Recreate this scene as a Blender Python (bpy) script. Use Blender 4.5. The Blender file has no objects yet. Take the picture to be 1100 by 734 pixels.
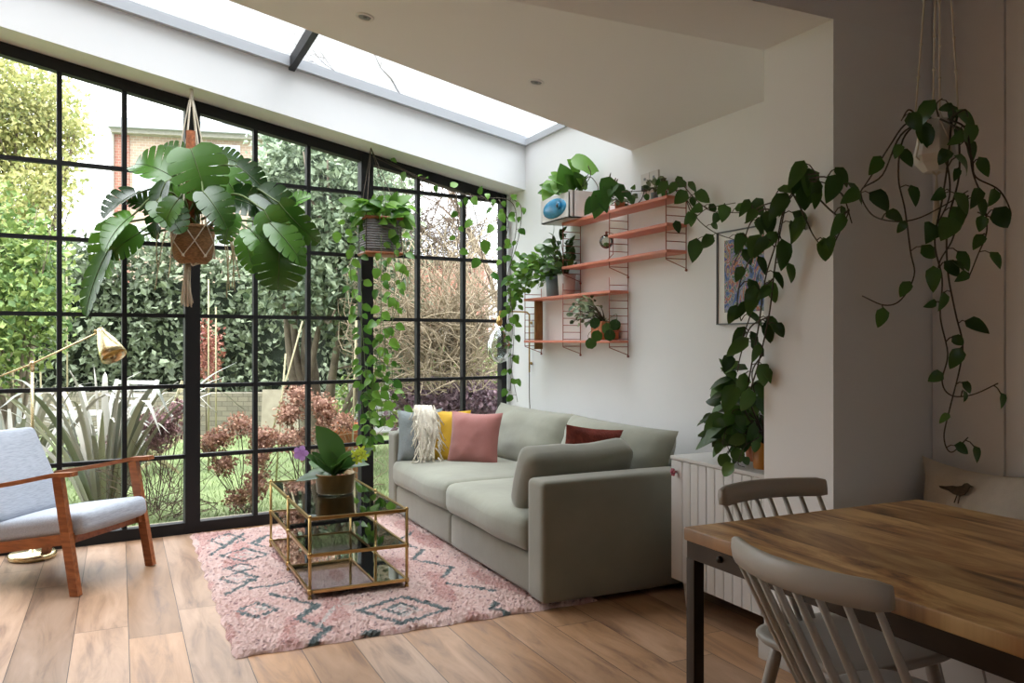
import bpy, bmesh, math, random
from mathutils import Vector, Matrix, noise, Quaternion
random.seed(7)
S = bpy.context.scene
COL = S.collection
PI = math.pi
# ------------------------------------------------------------------ camera, sky, exposure
FPX, HZ, CH = 888.0, 366.0, 1.3
YAW = math.radians(25.4)
FW = Vector((math.sin(YAW), math.cos(YAW), 0)); RT = Vector((math.cos(YAW), -math.sin(YAW), 0)); UP = Vector((0, 0, 1))
cd = bpy.data.cameras.new('camera'); cam = bpy.data.objects.new('camera', cd); COL.objects.link(cam)
cam.location = (0, 0, CH); cam.rotation_euler = (PI/2, 0, -YAW)
cd.sensor_width = 36; cd.lens = 36*FPX/1100; cd.shift_y = -1/1100; cd.clip_end = 300; cd.clip_start = .05
S.camera = cam
SKY_LOW, SKY_TOP = 1.5, 5.6
w = bpy.data.worlds.new('overcast_sky'); S.world = w; w.use_nodes = True
nt = w.node_tree; bg = nt.nodes['Background']
tc = nt.nodes.new('ShaderNodeTexCoord'); mp = nt.nodes.new('ShaderNodeMapping'); mp.inputs['Scale'].default_value = (1, 1, 2.2)
nz = nt.nodes.new('ShaderNodeTexNoise'); nz.inputs['Scale'].default_value = 1.6; nz.inputs['Detail'].default_value = 3
cr = nt.nodes.new('ShaderNodeValToRGB'); cr.color_ramp.elements[0].color = (.86, .92, 1, 1); cr.color_ramp.elements[1].color = (1, 1, 1, 1)
nt.links.new(tc.outputs['Generated'], mp.inputs[0]); nt.links.new(mp.outputs[0], nz.inputs['Vector']); nt.links.new(nz.outputs['Fac'], cr.inputs[0])
nt.links.new(cr.outputs[0], bg.inputs[0])
# overcast sky: the zenith is brighter than the horizon
sx = nt.nodes.new('ShaderNodeSeparateXYZ'); nt.links.new(tc.outputs['Generated'], sx.inputs[0])
mr = nt.nodes.new('ShaderNodeMapRange'); mr.inputs['From Min'].default_value = 0; mr.inputs['From Max'].default_value = 1; mr.inputs['To Min'].default_value = SKY_LOW; mr.inputs['To Max'].default_value = SKY_TOP
nt.links.new(sx.outputs[2], mr.inputs[0]); nt.links.new(mr.outputs[0], bg.inputs[1])
S.view_settings.view_transform = 'Standard'; S.view_settings.look = 'None'; S.view_settings.gamma = 1
S.view_settings.exposure = 1.0; S.view_settings.use_curve_mapping = False
S.cycles.use_denoising = True; S.cycles.max_bounces = 9; S.cycles.diffuse_bounces = 5; S.cycles.glossy_bounces = 4
S.cycles.transmission_bounces = 6; S.cycles.transparent_max_bounces = 16; S.cycles.sample_clamp_indirect = 6
S.cycles.caustics_reflective = False; S.cycles.caustics_refractive = False

# ------------------------------------------------------------------ measuring helpers (photo reading -> metres)
def at(px, py, d):
    return FW*d + RT*((px-550)/FPX*d) + UP*(CH + (HZ-py)/FPX*d)
def ray(px, py): return FW + RT*((px-550)/FPX) + UP*((HZ-py)/FPX)
def onX(px, py, X): r = ray(px, py); return Vector((0, 0, CH)) + r*(X/r.x)
def onY(px, py, Y): r = ray(px, py); return Vector((0, 0, CH)) + r*(Y/r.y)
def onZ(px, py, Z): r = ray(px, py); return Vector((0, 0, CH)) + r*((Z-CH)/r.z)
# window wall frame: s along the glass, t outwards
TH = math.atan(.121); WU = Vector((math.cos(TH), math.sin(TH), 0)); WN = Vector((-math.sin(TH), math.cos(TH), 0)); WO = Vector((0, 5.9016, 0))
def W(s, t, z): return WO + WU*s + WN*t + UP*z
def s_of_px(px, t=0):
    r = ray(px, 366); o = WO + WN*t
    k = (o.dot(WN))/(r.dot(WN)); p = r*k
    return (p-WO).dot(WU)
def ztop(X): return 2.513 + .165*(2.95-X)

# ------------------------------------------------------------------ mesh builder
class MB:
    def __init__(s): s.v = []; s.f = []; s.sm = []; s.mi = []; s.M = None; s.cur = 0
    def add(s, vs, fs, smooth=False):
        b = len(s.v)
        if s.M is not None: vs = [s.M @ Vector(p) for p in vs]
        s.v += [tuple(p) for p in vs]
        for f in fs: s.f.append(tuple(b+i for i in f)); s.sm.append(smooth); s.mi.append(s.cur)
    def box(s, a, b):
        x0, y0, z0 = a; x1, y1, z1 = b
        s.add([(x0,y0,z0),(x1,y0,z0),(x1,y1,z0),(x0,y1,z0),(x0,y0,z1),(x1,y0,z1),(x1,y1,z1),(x0,y1,z1)],
              [(3,2,1,0),(4,5,6,7),(0,1,5,4),(1,2,6,5),(2,3,7,6),(3,0,4,7)])
    def hexa(s, P):
        s.add(P, [(3,2,1,0),(4,5,6,7),(0,1,5,4),(1,2,6,5),(2,3,7,6),(3,0,4,7)])
    def rbox(s, a, b, r=.01, n=2):        # box with rounded edges
        soft_box(s, [(a[i]+b[i])/2 for i in range(3)], [abs(b[i]-a[i]) for i in range(3)], r, n=n)
    def bar(s, a, b, w, h, up=UP):        # rectangular bar between points
        a = Vector(a); b = Vector(b); d = (b-a).normalized(); x = d.cross(up)
        if x.length < 1e-4: x = d.cross(Vector((0, 1, 0)))
        x.normalize(); y = x.cross(d).normalized(); x = x*w/2; y = y*h/2
        s.hexa([a-x-y, a+x-y, a+x+y, a-x+y, b-x-y, b+x-y, b+x+y, b-x+y])
    def tube(s, pts, r, n=8, cap=True):
        pts = [Vector(p) for p in pts]; m = len(pts)
        if m < 2: return
        rs = r if isinstance(r, (list, tuple)) else [r]*m
        if len(rs) == 2 and m > 2: rs = [rs[0]+(rs[1]-rs[0])*i/(m-1) for i in range(m)]
        t = (pts[1]-pts[0]).normalized(); nx = t.orthogonal().normalized(); V = []; Fc = []
        for i in range(m):
            t = (pts[min(i+1, m-1)]-pts[max(i-1, 0)])
            if t.length < 1e-9: t = Vector((0, 0, 1))
            t.normalize(); nx = (nx - t*nx.dot(t))
            if nx.length < 1e-6: nx = t.orthogonal()
            nx.normalize(); ny = t.cross(nx)
            for k in range(n):
                a = 2*PI*k/n; V.append(pts[i] + (nx*math.cos(a)+ny*math.sin(a))*rs[i])
        for i in range(m-1):
            for k in range(n):
                k2 = (k+1) % n; Fc.append((i*n+k, i*n+k2, (i+1)*n+k2, (i+1)*n+k))
        if cap: Fc.append(tuple(range(n-1, -1, -1))); Fc.append(tuple((m-1)*n+k for k in range(n)))
        s.add(V, Fc, True)
    def lathe(s, prof, c=(0, 0, 0), n=24, ax=None, smooth=True):
        c = Vector(c); q = Quaternion() if ax is None else Vector((0, 0, 1)).rotation_difference(Vector(ax))
        V = []; Fc = []; m = len(prof)
        for (r, z) in prof:
            for k in range(n):
                a = 2*PI*k/n; V.append(c + q @ Vector((r*math.cos(a), r*math.sin(a), z)))
        for i in range(m-1):
            for k in range(n):
                k2 = (k+1) % n; Fc.append((i*n+k, i*n+k2, (i+1)*n+k2, (i+1)*n+k))
        if prof[0][0] > 1e-5: Fc.append(tuple(range(n-1, -1, -1)))
        if prof[-1][0] > 1e-5: Fc.append(tuple((m-1)*n+k for k in range(n)))
        s.add(V, Fc, smooth)
    def sphere(s, c, r, n=10, sc=(1, 1, 1)):
        V = []; Fc = []
        m = max(4, n//2)
        for i in range(m+1):
            t = PI*i/m
            for k in range(n):
                a = 2*PI*k/n
                V.append((c[0]+r*sc[0]*math.sin(t)*math.cos(a), c[1]+r*sc[1]*math.sin(t)*math.sin(a), c[2]-r*sc[2]*math.cos(t)))
        for i in range(m):
            for k in range(n):
                k2 = (k+1) % n; Fc.append((i*n+k, i*n+k2, (i+1)*n+k2, (i+1)*n+k))
        s.add(V, Fc, True)
    def build(s, name, mat, parent=None, local=False, merge=False, attr=None, origin=None):
        me = bpy.data.meshes.new(name)
        if parent is not None: off = Vector(OFF.get(parent.name, (0, 0, 0)))
        elif origin is not None: off = Vector(origin)
        else:
            xs = [p[0] for p in s.v]; ys = [p[1] for p in s.v]; zs = [p[2] for p in s.v]
            off = Vector(((min(xs)+max(xs))/2, (min(ys)+max(ys))/2, min(zs)))
        if local: off = Vector((0, 0, 0))
        me.from_pydata([(p[0]-off.x, p[1]-off.y, p[2]-off.z) for p in s.v], [], s.f)
        me.polygons.foreach_set('use_smooth', s.sm)
        for m in (mat if isinstance(mat, (list, tuple)) else [mat]): me.materials.append(m)
        me.polygons.foreach_set('material_index', s.mi)
        if attr:
            ca = me.color_attributes.new('Col', 'FLOAT_COLOR', 'POINT')
            for i, c in enumerate(attr): ca.data[i].color = (*c, 1)
        if merge:
            bm = bmesh.new(); bm.from_mesh(me); bmesh.ops.remove_doubles(bm, verts=bm.verts, dist=1e-5); bm.to_mesh(me); bm.free()
        me.update()
        o = bpy.data.objects.new(name, me); COL.objects.link(o)
        if parent is not None: o.parent = parent
        elif not local: o.location = off
        OFF[o.name] = tuple(off)
        return o
OFF = {}
def soft_box(mb, c, size, r, n=6, bulge=(0, 0, 0), warp=None):
    c = Vector(c); hx, hy, hz = [q/2 for q in size]; r = min(r, hx*.999, hy*.999, hz*.999); H = (hx, hy, hz); key = {}; V = []; Fc = []
    def vid(p):
        k = (round(p[0], 5), round(p[1], 5), round(p[2], 5))
        if k not in key:
            inn = [max(-(H[i]-r), min(H[i]-r, p[i])) for i in range(3)]
            d = Vector([p[i]-inn[i] for i in range(3)])
            q = Vector(inn) + (d.normalized()*r if d.length > 1e-9 else Vector())
            u = [q[i]/H[i] for i in range(3)]
            for i in range(3):
                if bulge[i]:
                    j, k2 = [a for a in range(3) if a != i]
                    q[i] += math.copysign(1, u[i])*abs(u[i])*bulge[i]*max(0, 1-u[j]**2)*max(0, 1-u[k2]**2)
            if warp: q = warp(q)
            key[k] = len(V); V.append(c+q)
        return key[k]
    def coords(h):
        a = max(0, h-r); L = []
        for i in range(3): L.append(-h + (h-a)*(1-math.cos(PI/2*i/3)))
        inner = [-a + 2*a*i/n for i in range(n+1)]
        return sorted(set([round(x, 6) for x in L+inner+[-x for x in L]]))
    C = [coords(H[i]) for i in range(3)]
    for ax in range(3):
        j, k = [(1, 2), (2, 0), (0, 1)][ax]
        for sgn in (-1, 1):
            for a in range(len(C[j])-1):
                for b in range(len(C[k])-1):
                    q = []
                    for (da, db) in ((0, 0), (1, 0), (1, 1), (0, 1)):
                        p = [0, 0, 0]; p[ax] = sgn*H[ax]; p[j] = C[j][a+da]; p[k] = C[k][b+db]; q.append(vid(p))
                    if sgn < 0: q.reverse()
                    if len(set(q)) >= 3: Fc.append(tuple(dict.fromkeys(q)))
    mb.add(V, Fc, True)
def pillow(mb, M, w, h, t, n=14, seed=0, pinch=.07):
    V = []; Fc = []
    for sd in (1, -1):
        b = len(V)
        for i in range(n+1):
            for j in range(n+1):
                u = -1+2*i/n; v = -1+2*j/n
                e = (max(0, 1-abs(u)**2.6)*max(0, 1-abs(v)**2.6))**.5
                x = u*w/2*(1-pinch*(1-v*v)); y = v*h/2*(1-pinch*(1-u*u))
                z = sd*t/2*e*(1+.12*noise.noise(Vector((u*2+seed, v*2, sd))))
                z += .006*noise.noise(Vector((u*4+seed, v*4, 3)))
                V.append(M @ Vector((x, y, z)))
        for i in range(n):
            for j in range(n):
                q = (b+i*(n+1)+j, b+(i+1)*(n+1)+j, b+(i+1)*(n+1)+j+1, b+i*(n+1)+j+1)
                Fc.append(q if sd > 0 else q[::-1])
    mb.add(V, Fc, True)
def frame(o, x, y):                       # matrix with given origin, x and y axes
    x = Vector(x).normalized(); z = x.cross(Vector(y)).normalized(); y = z.cross(x)
    m = Matrix((x, y, z)).transposed().to_4x4(); m.translation = Vector(o); return m
def smooth_path(P, k=6):
    P = [Vector(p) for p in P]
    if len(P) < 3: return [P[0].lerp(P[1], i/k) for i in range(k+1)]
    Q = [2*P[0]-P[1]]+P+[2*P[-1]-P[-2]]; out = []
    for i in range(1, len(Q)-2):
        for j in range(k):
            t = j/k; a, b, c, d = Q[i-1:i+3]
            out.append(.5*((2*b)+(c-a)*t+(2*a-5*b+4*c-d)*t*t+(-a+3*b-3*c+d)*t**3))
    out.append(P[-1]); return out

# ------------------------------------------------------------------ leaves
RIB = []
def leaf(mb, base, direc, nrm, L, wd, kind='heart', bend=.5, fold=.25, n=6):
    d = Vector(direc).normalized(); nn = Vector(nrm); x = d.cross(nn)
    if x.length < 1e-4: x = d.orthogonal()
    x.normalize(); nn = x.cross(d).normalized(); p = Vector(base)
    if kind == 'heart': wf = lambda t: (math.sin(PI*min(1, t**.55))**.8)*(1 if t > .02 else .3)
    elif kind == 'oval': wf = lambda t: math.sin(PI*t)**.8
    elif kind == 'strap': wf = lambda t: (1-t**2.5)*(.55+.45*min(1, t*3))
    elif kind == 'round': wf = lambda t: math.sqrt(max(0, 1-(2*t-1)**2))
    else: wf = lambda t: math.sin(PI*t)
    TS = [i/n for i in range(n+1)]
    if kind == 'monstera':
        nl = 6; TS = [0, .03]; cut = {}
        wf0 = lambda t: (math.sin(PI*min(1, .06+.94*t**.62))**.55)
        for k_ in range(nl):
            t0 = .03+.97*k_/nl; w_ = .97/nl
            for f_ in (.09, .36, .66, .91): TS.append(t0+w_*f_); cut[len(TS)-1] = {.09: .95, .36: 1, .66: 1, .91: .95}[f_]
            if k_ < nl-1: TS.append(t0+w_*1.0); cut[len(TS)-1] = (.34 if k_ > 0 else .6)
        TS.append(1.0); n = len(TS)-1
        wf = None
    V = []; Fc = []; ang = 0; RIB.clear()
    for i in range(n+1):
        t = TS[i]; ww = (wf(t) if wf else wf0(t)*cut.get(i, 1))*wd/2; dt = (TS[i+1]-t) if i < n else 0
        dd = (d*math.cos(ang) - nn*math.sin(ang)); nv = (nn*math.cos(ang)+d*math.sin(ang))
        V.append(p.copy()); RIB.append(p + nv*.002)
        shift = 0 if kind != 'monstera' else L*.16
        back = -L*.10*max(0, 1-t*3) if kind in ('heart', 'monstera') else 0
        V.append(p + x*ww + nv*ww*fold + dd*(back+shift*ww/(wd/2)))
        V.append(p - x*ww + nv*ww*fold + dd*(back+shift*ww/(wd/2)))
        p = p + dd*(L*dt); ang += bend*dt
    for i in range(n):
        a = i*3; b = a+3
        Fc.append((a, b, b+1, a+1)); Fc.append((a+2, b+2, b, a))
    mb.add(V, Fc, True)
def rnd(a, b): return random.uniform(a, b)
def rv(): return Vector((random.gauss(0, 1), random.gauss(0, 1), random.gauss(0, 1))).normalized()
LS = 1.0
def vine(sm, lm, pts, r=.0035, step=.09, L=.1, out=None, kind='heart', droop=.7, jit=.5, k=6, wr=(.65, .85)):
    """a trailing stem (tube) with leaves on short petioles"""
    P = smooth_path(pts, k); sm.tube(P, [r, r*.6], 5)
    acc = rnd(0, step); sg = 1
    out = Vector(out) if out is not None else -FW
    for i in range(1, len(P)):
        acc += (P[i]-P[i-1]).length
        if acc >= step:
            acc = rnd(-.2, .2)*step; sg = -sg; t = (P[i]-P[i-1]).normalized()
            side = t.cross(out)
            if side.length < .2: side = RT.copy()
            side.normalize()
            l = L*LS*rnd(.65, 1.2); pe = P[i] + side*sg*l*rnd(.15, .5) + out*l*rnd(.1, .4) + UP*l*rnd(-.1, .3)
            sm.tube([P[i], (P[i]+pe)/2+UP*l*.1, pe], r*.6, 4)
            dr = (side*sg*rnd(.2, .9) - UP*droop*rnd(.5, 1.3) + out*rnd(-.1, .4) + rv()*jit*.4)
            leaf(lm, pe, dr, out + UP*rnd(0, .6) + rv()*jit, l, l*rnd(*wr), kind, bend=rnd(.2, 1.1), fold=rnd(.1, .5))
def bush(lm, sm, c, rad, n, L, wd=.7, kind='oval', up=.5, root=None, droop=.4):
    """leaves on stems radiating from a root point into an ellipsoid"""
    c = Vector(c); root = Vector(root) if root is not None else c - UP*rad[2]
    for i in range(n):
        q = rv(); q = Vector((q.x*rad[0], q.y*rad[1], q.z*rad[2]))*rnd(.45, 1) + c
        if sm and i % 3 == 0: sm.tube([root+rv()*.01, (root+q)/2+UP*.02, q], .0025, 4)
        o = (q-root).normalized()
        l = L*rnd(.7, 1.25)
        leaf(lm, q, o + rv()*.5 - UP*droop, UP*up + rv()*.5 - FW*.5, l, l*wd, kind, bend=rnd(.2, .9), fold=rnd(.1, .3))
def leaf_cloud(mb, blobs, n, L, flat=False, thick=.35):
    """loose shell of small leaves over a set of ellipsoids"""
    vol = [b[1][0]*b[1][1]+b[1][1]*b[1][2]+b[1][0]*b[1][2] for b in blobs]; tot = sum(vol)
    for (c, rad), v in zip(blobs, vol):
        c = Vector(c)
        for i in range(int(n*v/tot)):
            q = rv(); rr = 1-thick*random.random()**1.5
            p = c + Vector((q.x*rad[0]*rr, q.y*rad[1]*rr, q.z*rad[2]*rr))
            p += rv()*L*1.5
            l = L*rnd(.6, 1.4); d = (rv()+q*.5).normalized(); x = d.orthogonal().normalized()
            x = Quaternion(d, rnd(0, 6.3)) @ x; k = l*.32; nn = d.cross(x)*l*.12
            mb.add([p, p+d*l*.5+x*k+nn, p+d*l, p+d*l*.5-x*k+nn], [(0, 1, 2, 3)], False)

# ------------------------------------------------------------------ materials
def lin(c): return tuple((x/12.92 if x <= .04045 else ((x+.055)/1.055)**2.4) for x in c)
def hx(h): return lin([int(h[i:i+2], 16)/255 for i in (0, 2, 4)])
MATS = {}
def mat(name, col, rough=.6, metal=0, var=0, vscale=8, bump=0, bscale=60, spec=.5, col2=None, stretch=None, island=0, trans=0, sheen=0, thr=(.35, .65), detail=5):
    if name in MATS: return MATS[name]
    m = bpy.data.materials.new(name); m.use_nodes = True; N = m.node_tree; b = N.nodes['Principled BSDF']; L = N.links
    col = hx(col) if isinstance(col, str) else col
    b.inputs['Base Color'].default_value = (*col, 1); b.inputs['Roughness'].default_value = rough; b.inputs['Metallic'].default_value = metal
    b.inputs['Specular IOR Level'].default_value = spec
    if sheen: b.inputs['Sheen Weight'].default_value = sheen
    tc = N.nodes.new('ShaderNodeTexCoord'); mp = N.nodes.new('ShaderNodeMapping'); L.new(tc.outputs['Object'], mp.inputs[0])
    if stretch: mp.inputs['Scale'].default_value = stretch
    src = None
    if col2 or var:
        if col2 is None: c2 = tuple(min(1, c*(1+var)) for c in col); c1 = tuple(c*(1-var) for c in col)
        else: c1 = col; c2 = hx(col2) if isinstance(col2, str) else col2
        nz = N.nodes.new('ShaderNodeTexNoise'); nz.inputs['Scale'].default_value = vscale; nz.inputs['Detail'].default_value = detail
        L.new(mp.outputs[0], nz.inputs['Vector'])
        cr = N.nodes.new('ShaderNodeValToRGB'); cr.color_ramp.elements[0].position = thr[0]; cr.color_ramp.elements[1].position = thr[1]
        cr.color_ramp.elements[0].color = (*c1, 1); cr.color_ramp.elements[1].color = (*c2, 1)
        if island:
            g = N.nodes.new('ShaderNodeNewGeometry'); mx = N.nodes.new('ShaderNodeMath'); mx.operation = 'MULTIPLY_ADD'
            mx.inputs[1].default_value = island; L.new(g.outputs['Random Per Island'], mx.inputs[0])
            m2 = N.nodes.new('ShaderNodeMath'); m2.operation = 'MULTIPLY_ADD'; m2.inputs[1].default_value = 1-island
            L.new(nz.outputs['Fac'], m2.inputs[0]); m2.inputs[2].default_value = 0; L.new(m2.outputs[0], mx.inputs[2]); L.new(mx.outputs[0], cr.inputs[0])
        else: L.new(nz.outputs['Fac'], cr.inputs[0])
        L.new(cr.outputs[0], b.inputs['Base Color']); src = cr
    if bump:
        n2 = N.nodes.new('ShaderNodeTexNoise'); n2.inputs['Scale'].default_value = bscale; n2.inputs['Detail'].default_value = 3
        L.new(mp.outputs[0], n2.inputs['Vector']); bp = N.nodes.new('ShaderNodeBump'); bp.inputs['Strength'].default_value = bump; bp.inputs['Distance'].default_value = .01
        L.new(n2.outputs['Fac'], bp.inputs['Height']); L.new(bp.outputs[0], b.inputs['Normal'])
    if trans:                                  # leaf translucency
        out = N.nodes['Material Output']; tr = N.nodes.new('ShaderNodeBsdfTranslucent'); mxs = N.nodes.new('ShaderNodeMixShader'); mxs.inputs[0].default_value = trans
        if src: L.new(src.outputs[0], tr.inputs[0])
        else: tr.inputs[0].default_value = (*col, 1)
        L.new(b.outputs[0], mxs.inputs[1]); L.new(tr.outputs[0], mxs.inputs[2]); L.new(mxs.outputs[0], out.inputs[0])
    MATS[name] = m; return m
def glass_mat(name, tint=(1, 1, 1), refl=1.0, haze=0):
    m = bpy.data.materials.new(name); m.use_nodes = True; N = m.node_tree; L = N.links
    N.nodes.remove(N.nodes['Principled BSDF']); out = N.nodes['Material Output']
    tr = N.nodes.new('ShaderNodeBsdfTransparent'); tr.inputs[0].default_value = (*tint, 1)
    gl = N.nodes.new('ShaderNodeBsdfGlossy'); gl.inputs['Roughness'].default_value = .02
    fr = N.nodes.new('ShaderNodeFresnel'); fr.inputs[0].default_value = 1.5
    mu = N.nodes.new('ShaderNodeMath'); mu.operation = 'MULTIPLY'; mu.inputs[1].default_value = refl; L.new(fr.outputs[0], mu.inputs[0])
    mx = N.nodes.new('ShaderNodeMixShader'); L.new(mu.outputs[0], mx.inputs[0]); L.new(tr.outputs[0], mx.inputs[1]); L.new(gl.outputs[0], mx.inputs[2])
    L.new(mx.outputs[0], out.inputs[0]); return m
M = {}
M['plaster'] = mat('white_plaster', (.80, .81, .82), .85, var=.015, vscale=2, bump=.03, bscale=120)
M['ceil'] = mat('ceiling_paint', (.80, .80, .80), .9, var=.01, vscale=1.5)
M['black'] = mat('black_steel', (.008, .008, .009), .55, spec=.3)
M['glass'] = glass_mat('window_glass', (.97, .985, .98), .8)
M['tglass'] = glass_mat('table_glass', (.95, .985, .98), 1.7)
M['bulbglass'] = glass_mat('lamp_glass', (.86, .93, .90), 2.0)
M['mirror'] = mat('mirror_glass', (.68, .76, .76), .03, metal=1)
M['brass'] = mat('brass', 'b39560', .3, metal=1, var=.1, vscale=20)
M['brass2'] = mat('pale_brass', 'dccb9f', .27, metal=1)
M['zinc'] = mat('grey_metal', '8f949b', .45, metal=.3)
M['sofa'] = mat('sage_velvet', '828175', .8, var=.10, vscale=2.5, bump=.25, bscale=9, sheen=.35, spec=.2)
M['sofa_c'] = mat('sage_velvet_cushion', '86877a', .8, var=.12, vscale=3, bump=.35, bscale=8, sheen=.35, spec=.2)
M['pink'] = mat('pink_fabric', '98605a', .8, var=.08, vscale=5, bump=.3, bscale=12, sheen=.3)
M['yellow'] = mat('mustard_fabric', 'c39a22', .8, var=.08, vscale=5, bump=.3, bscale=12)
M['rust'] = mat('rust_fabric', '7c352a', .85, var=.15, vscale=30, bump=.5, bscale=90)
M['greyc'] = mat('grey_fabric', '858d8f', .85, var=.1, vscale=9, bump=.3)
M['throw'] = mat('cream_wool', 'd6cfbf', .95, var=.10, vscale=60, bump=.6, bscale=150)
M['ivoryc'] = mat('ivory_linen', 'c9c0b2', .9, var=.05, vscale=20, bump=.3, bscale=200)
M['greyup'] = mat('pale_grey_upholstery', 'aeb4bf', .9, col2='8e95a3', vscale=22, bump=.25, bscale=120, stretch=(1, 8, 12), thr=(.4, .8))
M['teak'] = mat('teak', '9c5c32', .4, col2='7c431f', vscale=9, stretch=(6, 1, 6), bump=.03)
M['mango'] = None
M['steel'] = mat('dark_bronze_steel', '33261b', .45, metal=.6, var=.2, vscale=10)
M['chair'] = mat('warm_grey_paint', 'a8a29a', .38)
M['chairw'] = mat('white_paint', 'b9b5ae', .38)
M['cab'] = mat('cabinet_paint', 'cfcfcd', .5)
M['warm'] = mat('warm_bounce_tan', 'a8825c', .85)  # tan made up for the unseen left and back walls, to bounce warm light
M['panelw'] = mat('panelling_paint', 'b4aea8', .55)
M['copper'] = mat('salmon_powder_coat', 'cf7c64', .4)
M['copperd'] = mat('copper_wire', '8b4a3c', .4, metal=.2)
M['terra'] = mat('terracotta', 'b5683f', .7, var=.12, vscale=14)
M['orangepot'] = mat('orange_glaze', 'bf7a30', .35, var=.1)
M['soil'] = mat('soil', '2b2018', .95, bump=.6, bscale=60)
M['whitepot'] = mat('white_ceramic', 'd2cec8', .3)
M['whitepot2'] = mat('blush_ceramic', 'c9bcb6', .4)
M['slate'] = mat('slate_ceramic', '6c757b', .5, var=.08)
M['bronzepot'] = mat('olive_bronze_glaze', '6d5427', .3, var=.15, vscale=9, metal=.35)
M['wicker'] = None
M['jute'] = mat('jute', '9a7148', .9, col2='6e4d2e', vscale=50, bump=.5, bscale=90, stretch=(1, 1, 4))
M['cord'] = mat('cotton_cord', 'cfc4b2', .9, bump=.3, bscale=200)
M['moss'] = mat('coir_pole', '7d4728', .95, var=.3, vscale=60, bump=.8, bscale=120)
M['stem'] = mat('green_stem', '4b5c28', .6, var=.2)
M['stemb'] = mat('brown_stem', '3e3322', .7, var=.2)
M['lf_mon'] = mat('monstera_leaf', '1d3a12', .26, col2='55832f', vscale=3, island=.8, trans=.13, thr=(.15, .85))
M['lf_br'] = mat('bright_pothos_leaf', '35611f', .35, col2='75a03e', vscale=4, island=.8, trans=.35, thr=(.1, .9))
M['lf_dk'] = mat('dark_pothos_leaf', '213f16', .33, col2='4e7430', vscale=4, island=.8, trans=.18, thr=(.1, .9))
M['lf_md'] = mat('green_leaf', '2c5a22', .38, col2='4f8434', vscale=4, island=.8, trans=.25, thr=(.1, .9))
M['lf_var'] = mat('variegated_leaf', '2e4a2c', .45, col2='93a07c', vscale=40, island=.3, trans=.1)
M['blue'] = mat('blue_glaze', '2c7fa8', .25, var=.25, vscale=12)
M['blackp'] = mat('black_plastic', (.01, .01, .01), .5)
M['tan'] = mat('tan_board', '8a6a3c', .6, var=.2, vscale=12, stretch=(4, 4, 1))
M['white'] = mat('white_plastic', 'd6d4d0', .4)
M['rose'] = mat('rose_pink', 'a34a5e', .4)
M['lilac'] = mat('lilac_petal', 'b98fd0', .5, trans=.3)
M['lime'] = mat('lime_petal', 'c8d848', .5, trans=.3)
M['skirt'] = mat('skirting_paint', 'b8b5b0', .5)
# ------------------------------------------------------------------ object helpers
def struct(o):
    o['kind'] = 'structure'; return o
def tag(o, label, cat, group=None, kind=None):
    o['label'] = label; o['category'] = cat
    if group: o['group'] = group
    if kind: o['kind'] = kind
    return o
def thing(name, label, cat, loc=(0, 0, 0), rz=0, group=None):
    o = bpy.data.objects.new(name, None); COL.objects.link(o); o.location = loc; o.rotation_euler = (0, 0, rz)
    o.empty_display_size = .1; OFF[o.name] = tuple(loc) if rz == 0 else (0, 0, 0)
    return tag(o, label, cat, group)
def copy_tree(o, parent=None):
    c = o.copy(); COL.objects.link(c); c.parent = parent
    for ch in [x for x in bpy.data.objects if x.parent == o]: copy_tree(ch, c)
    return c

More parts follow.
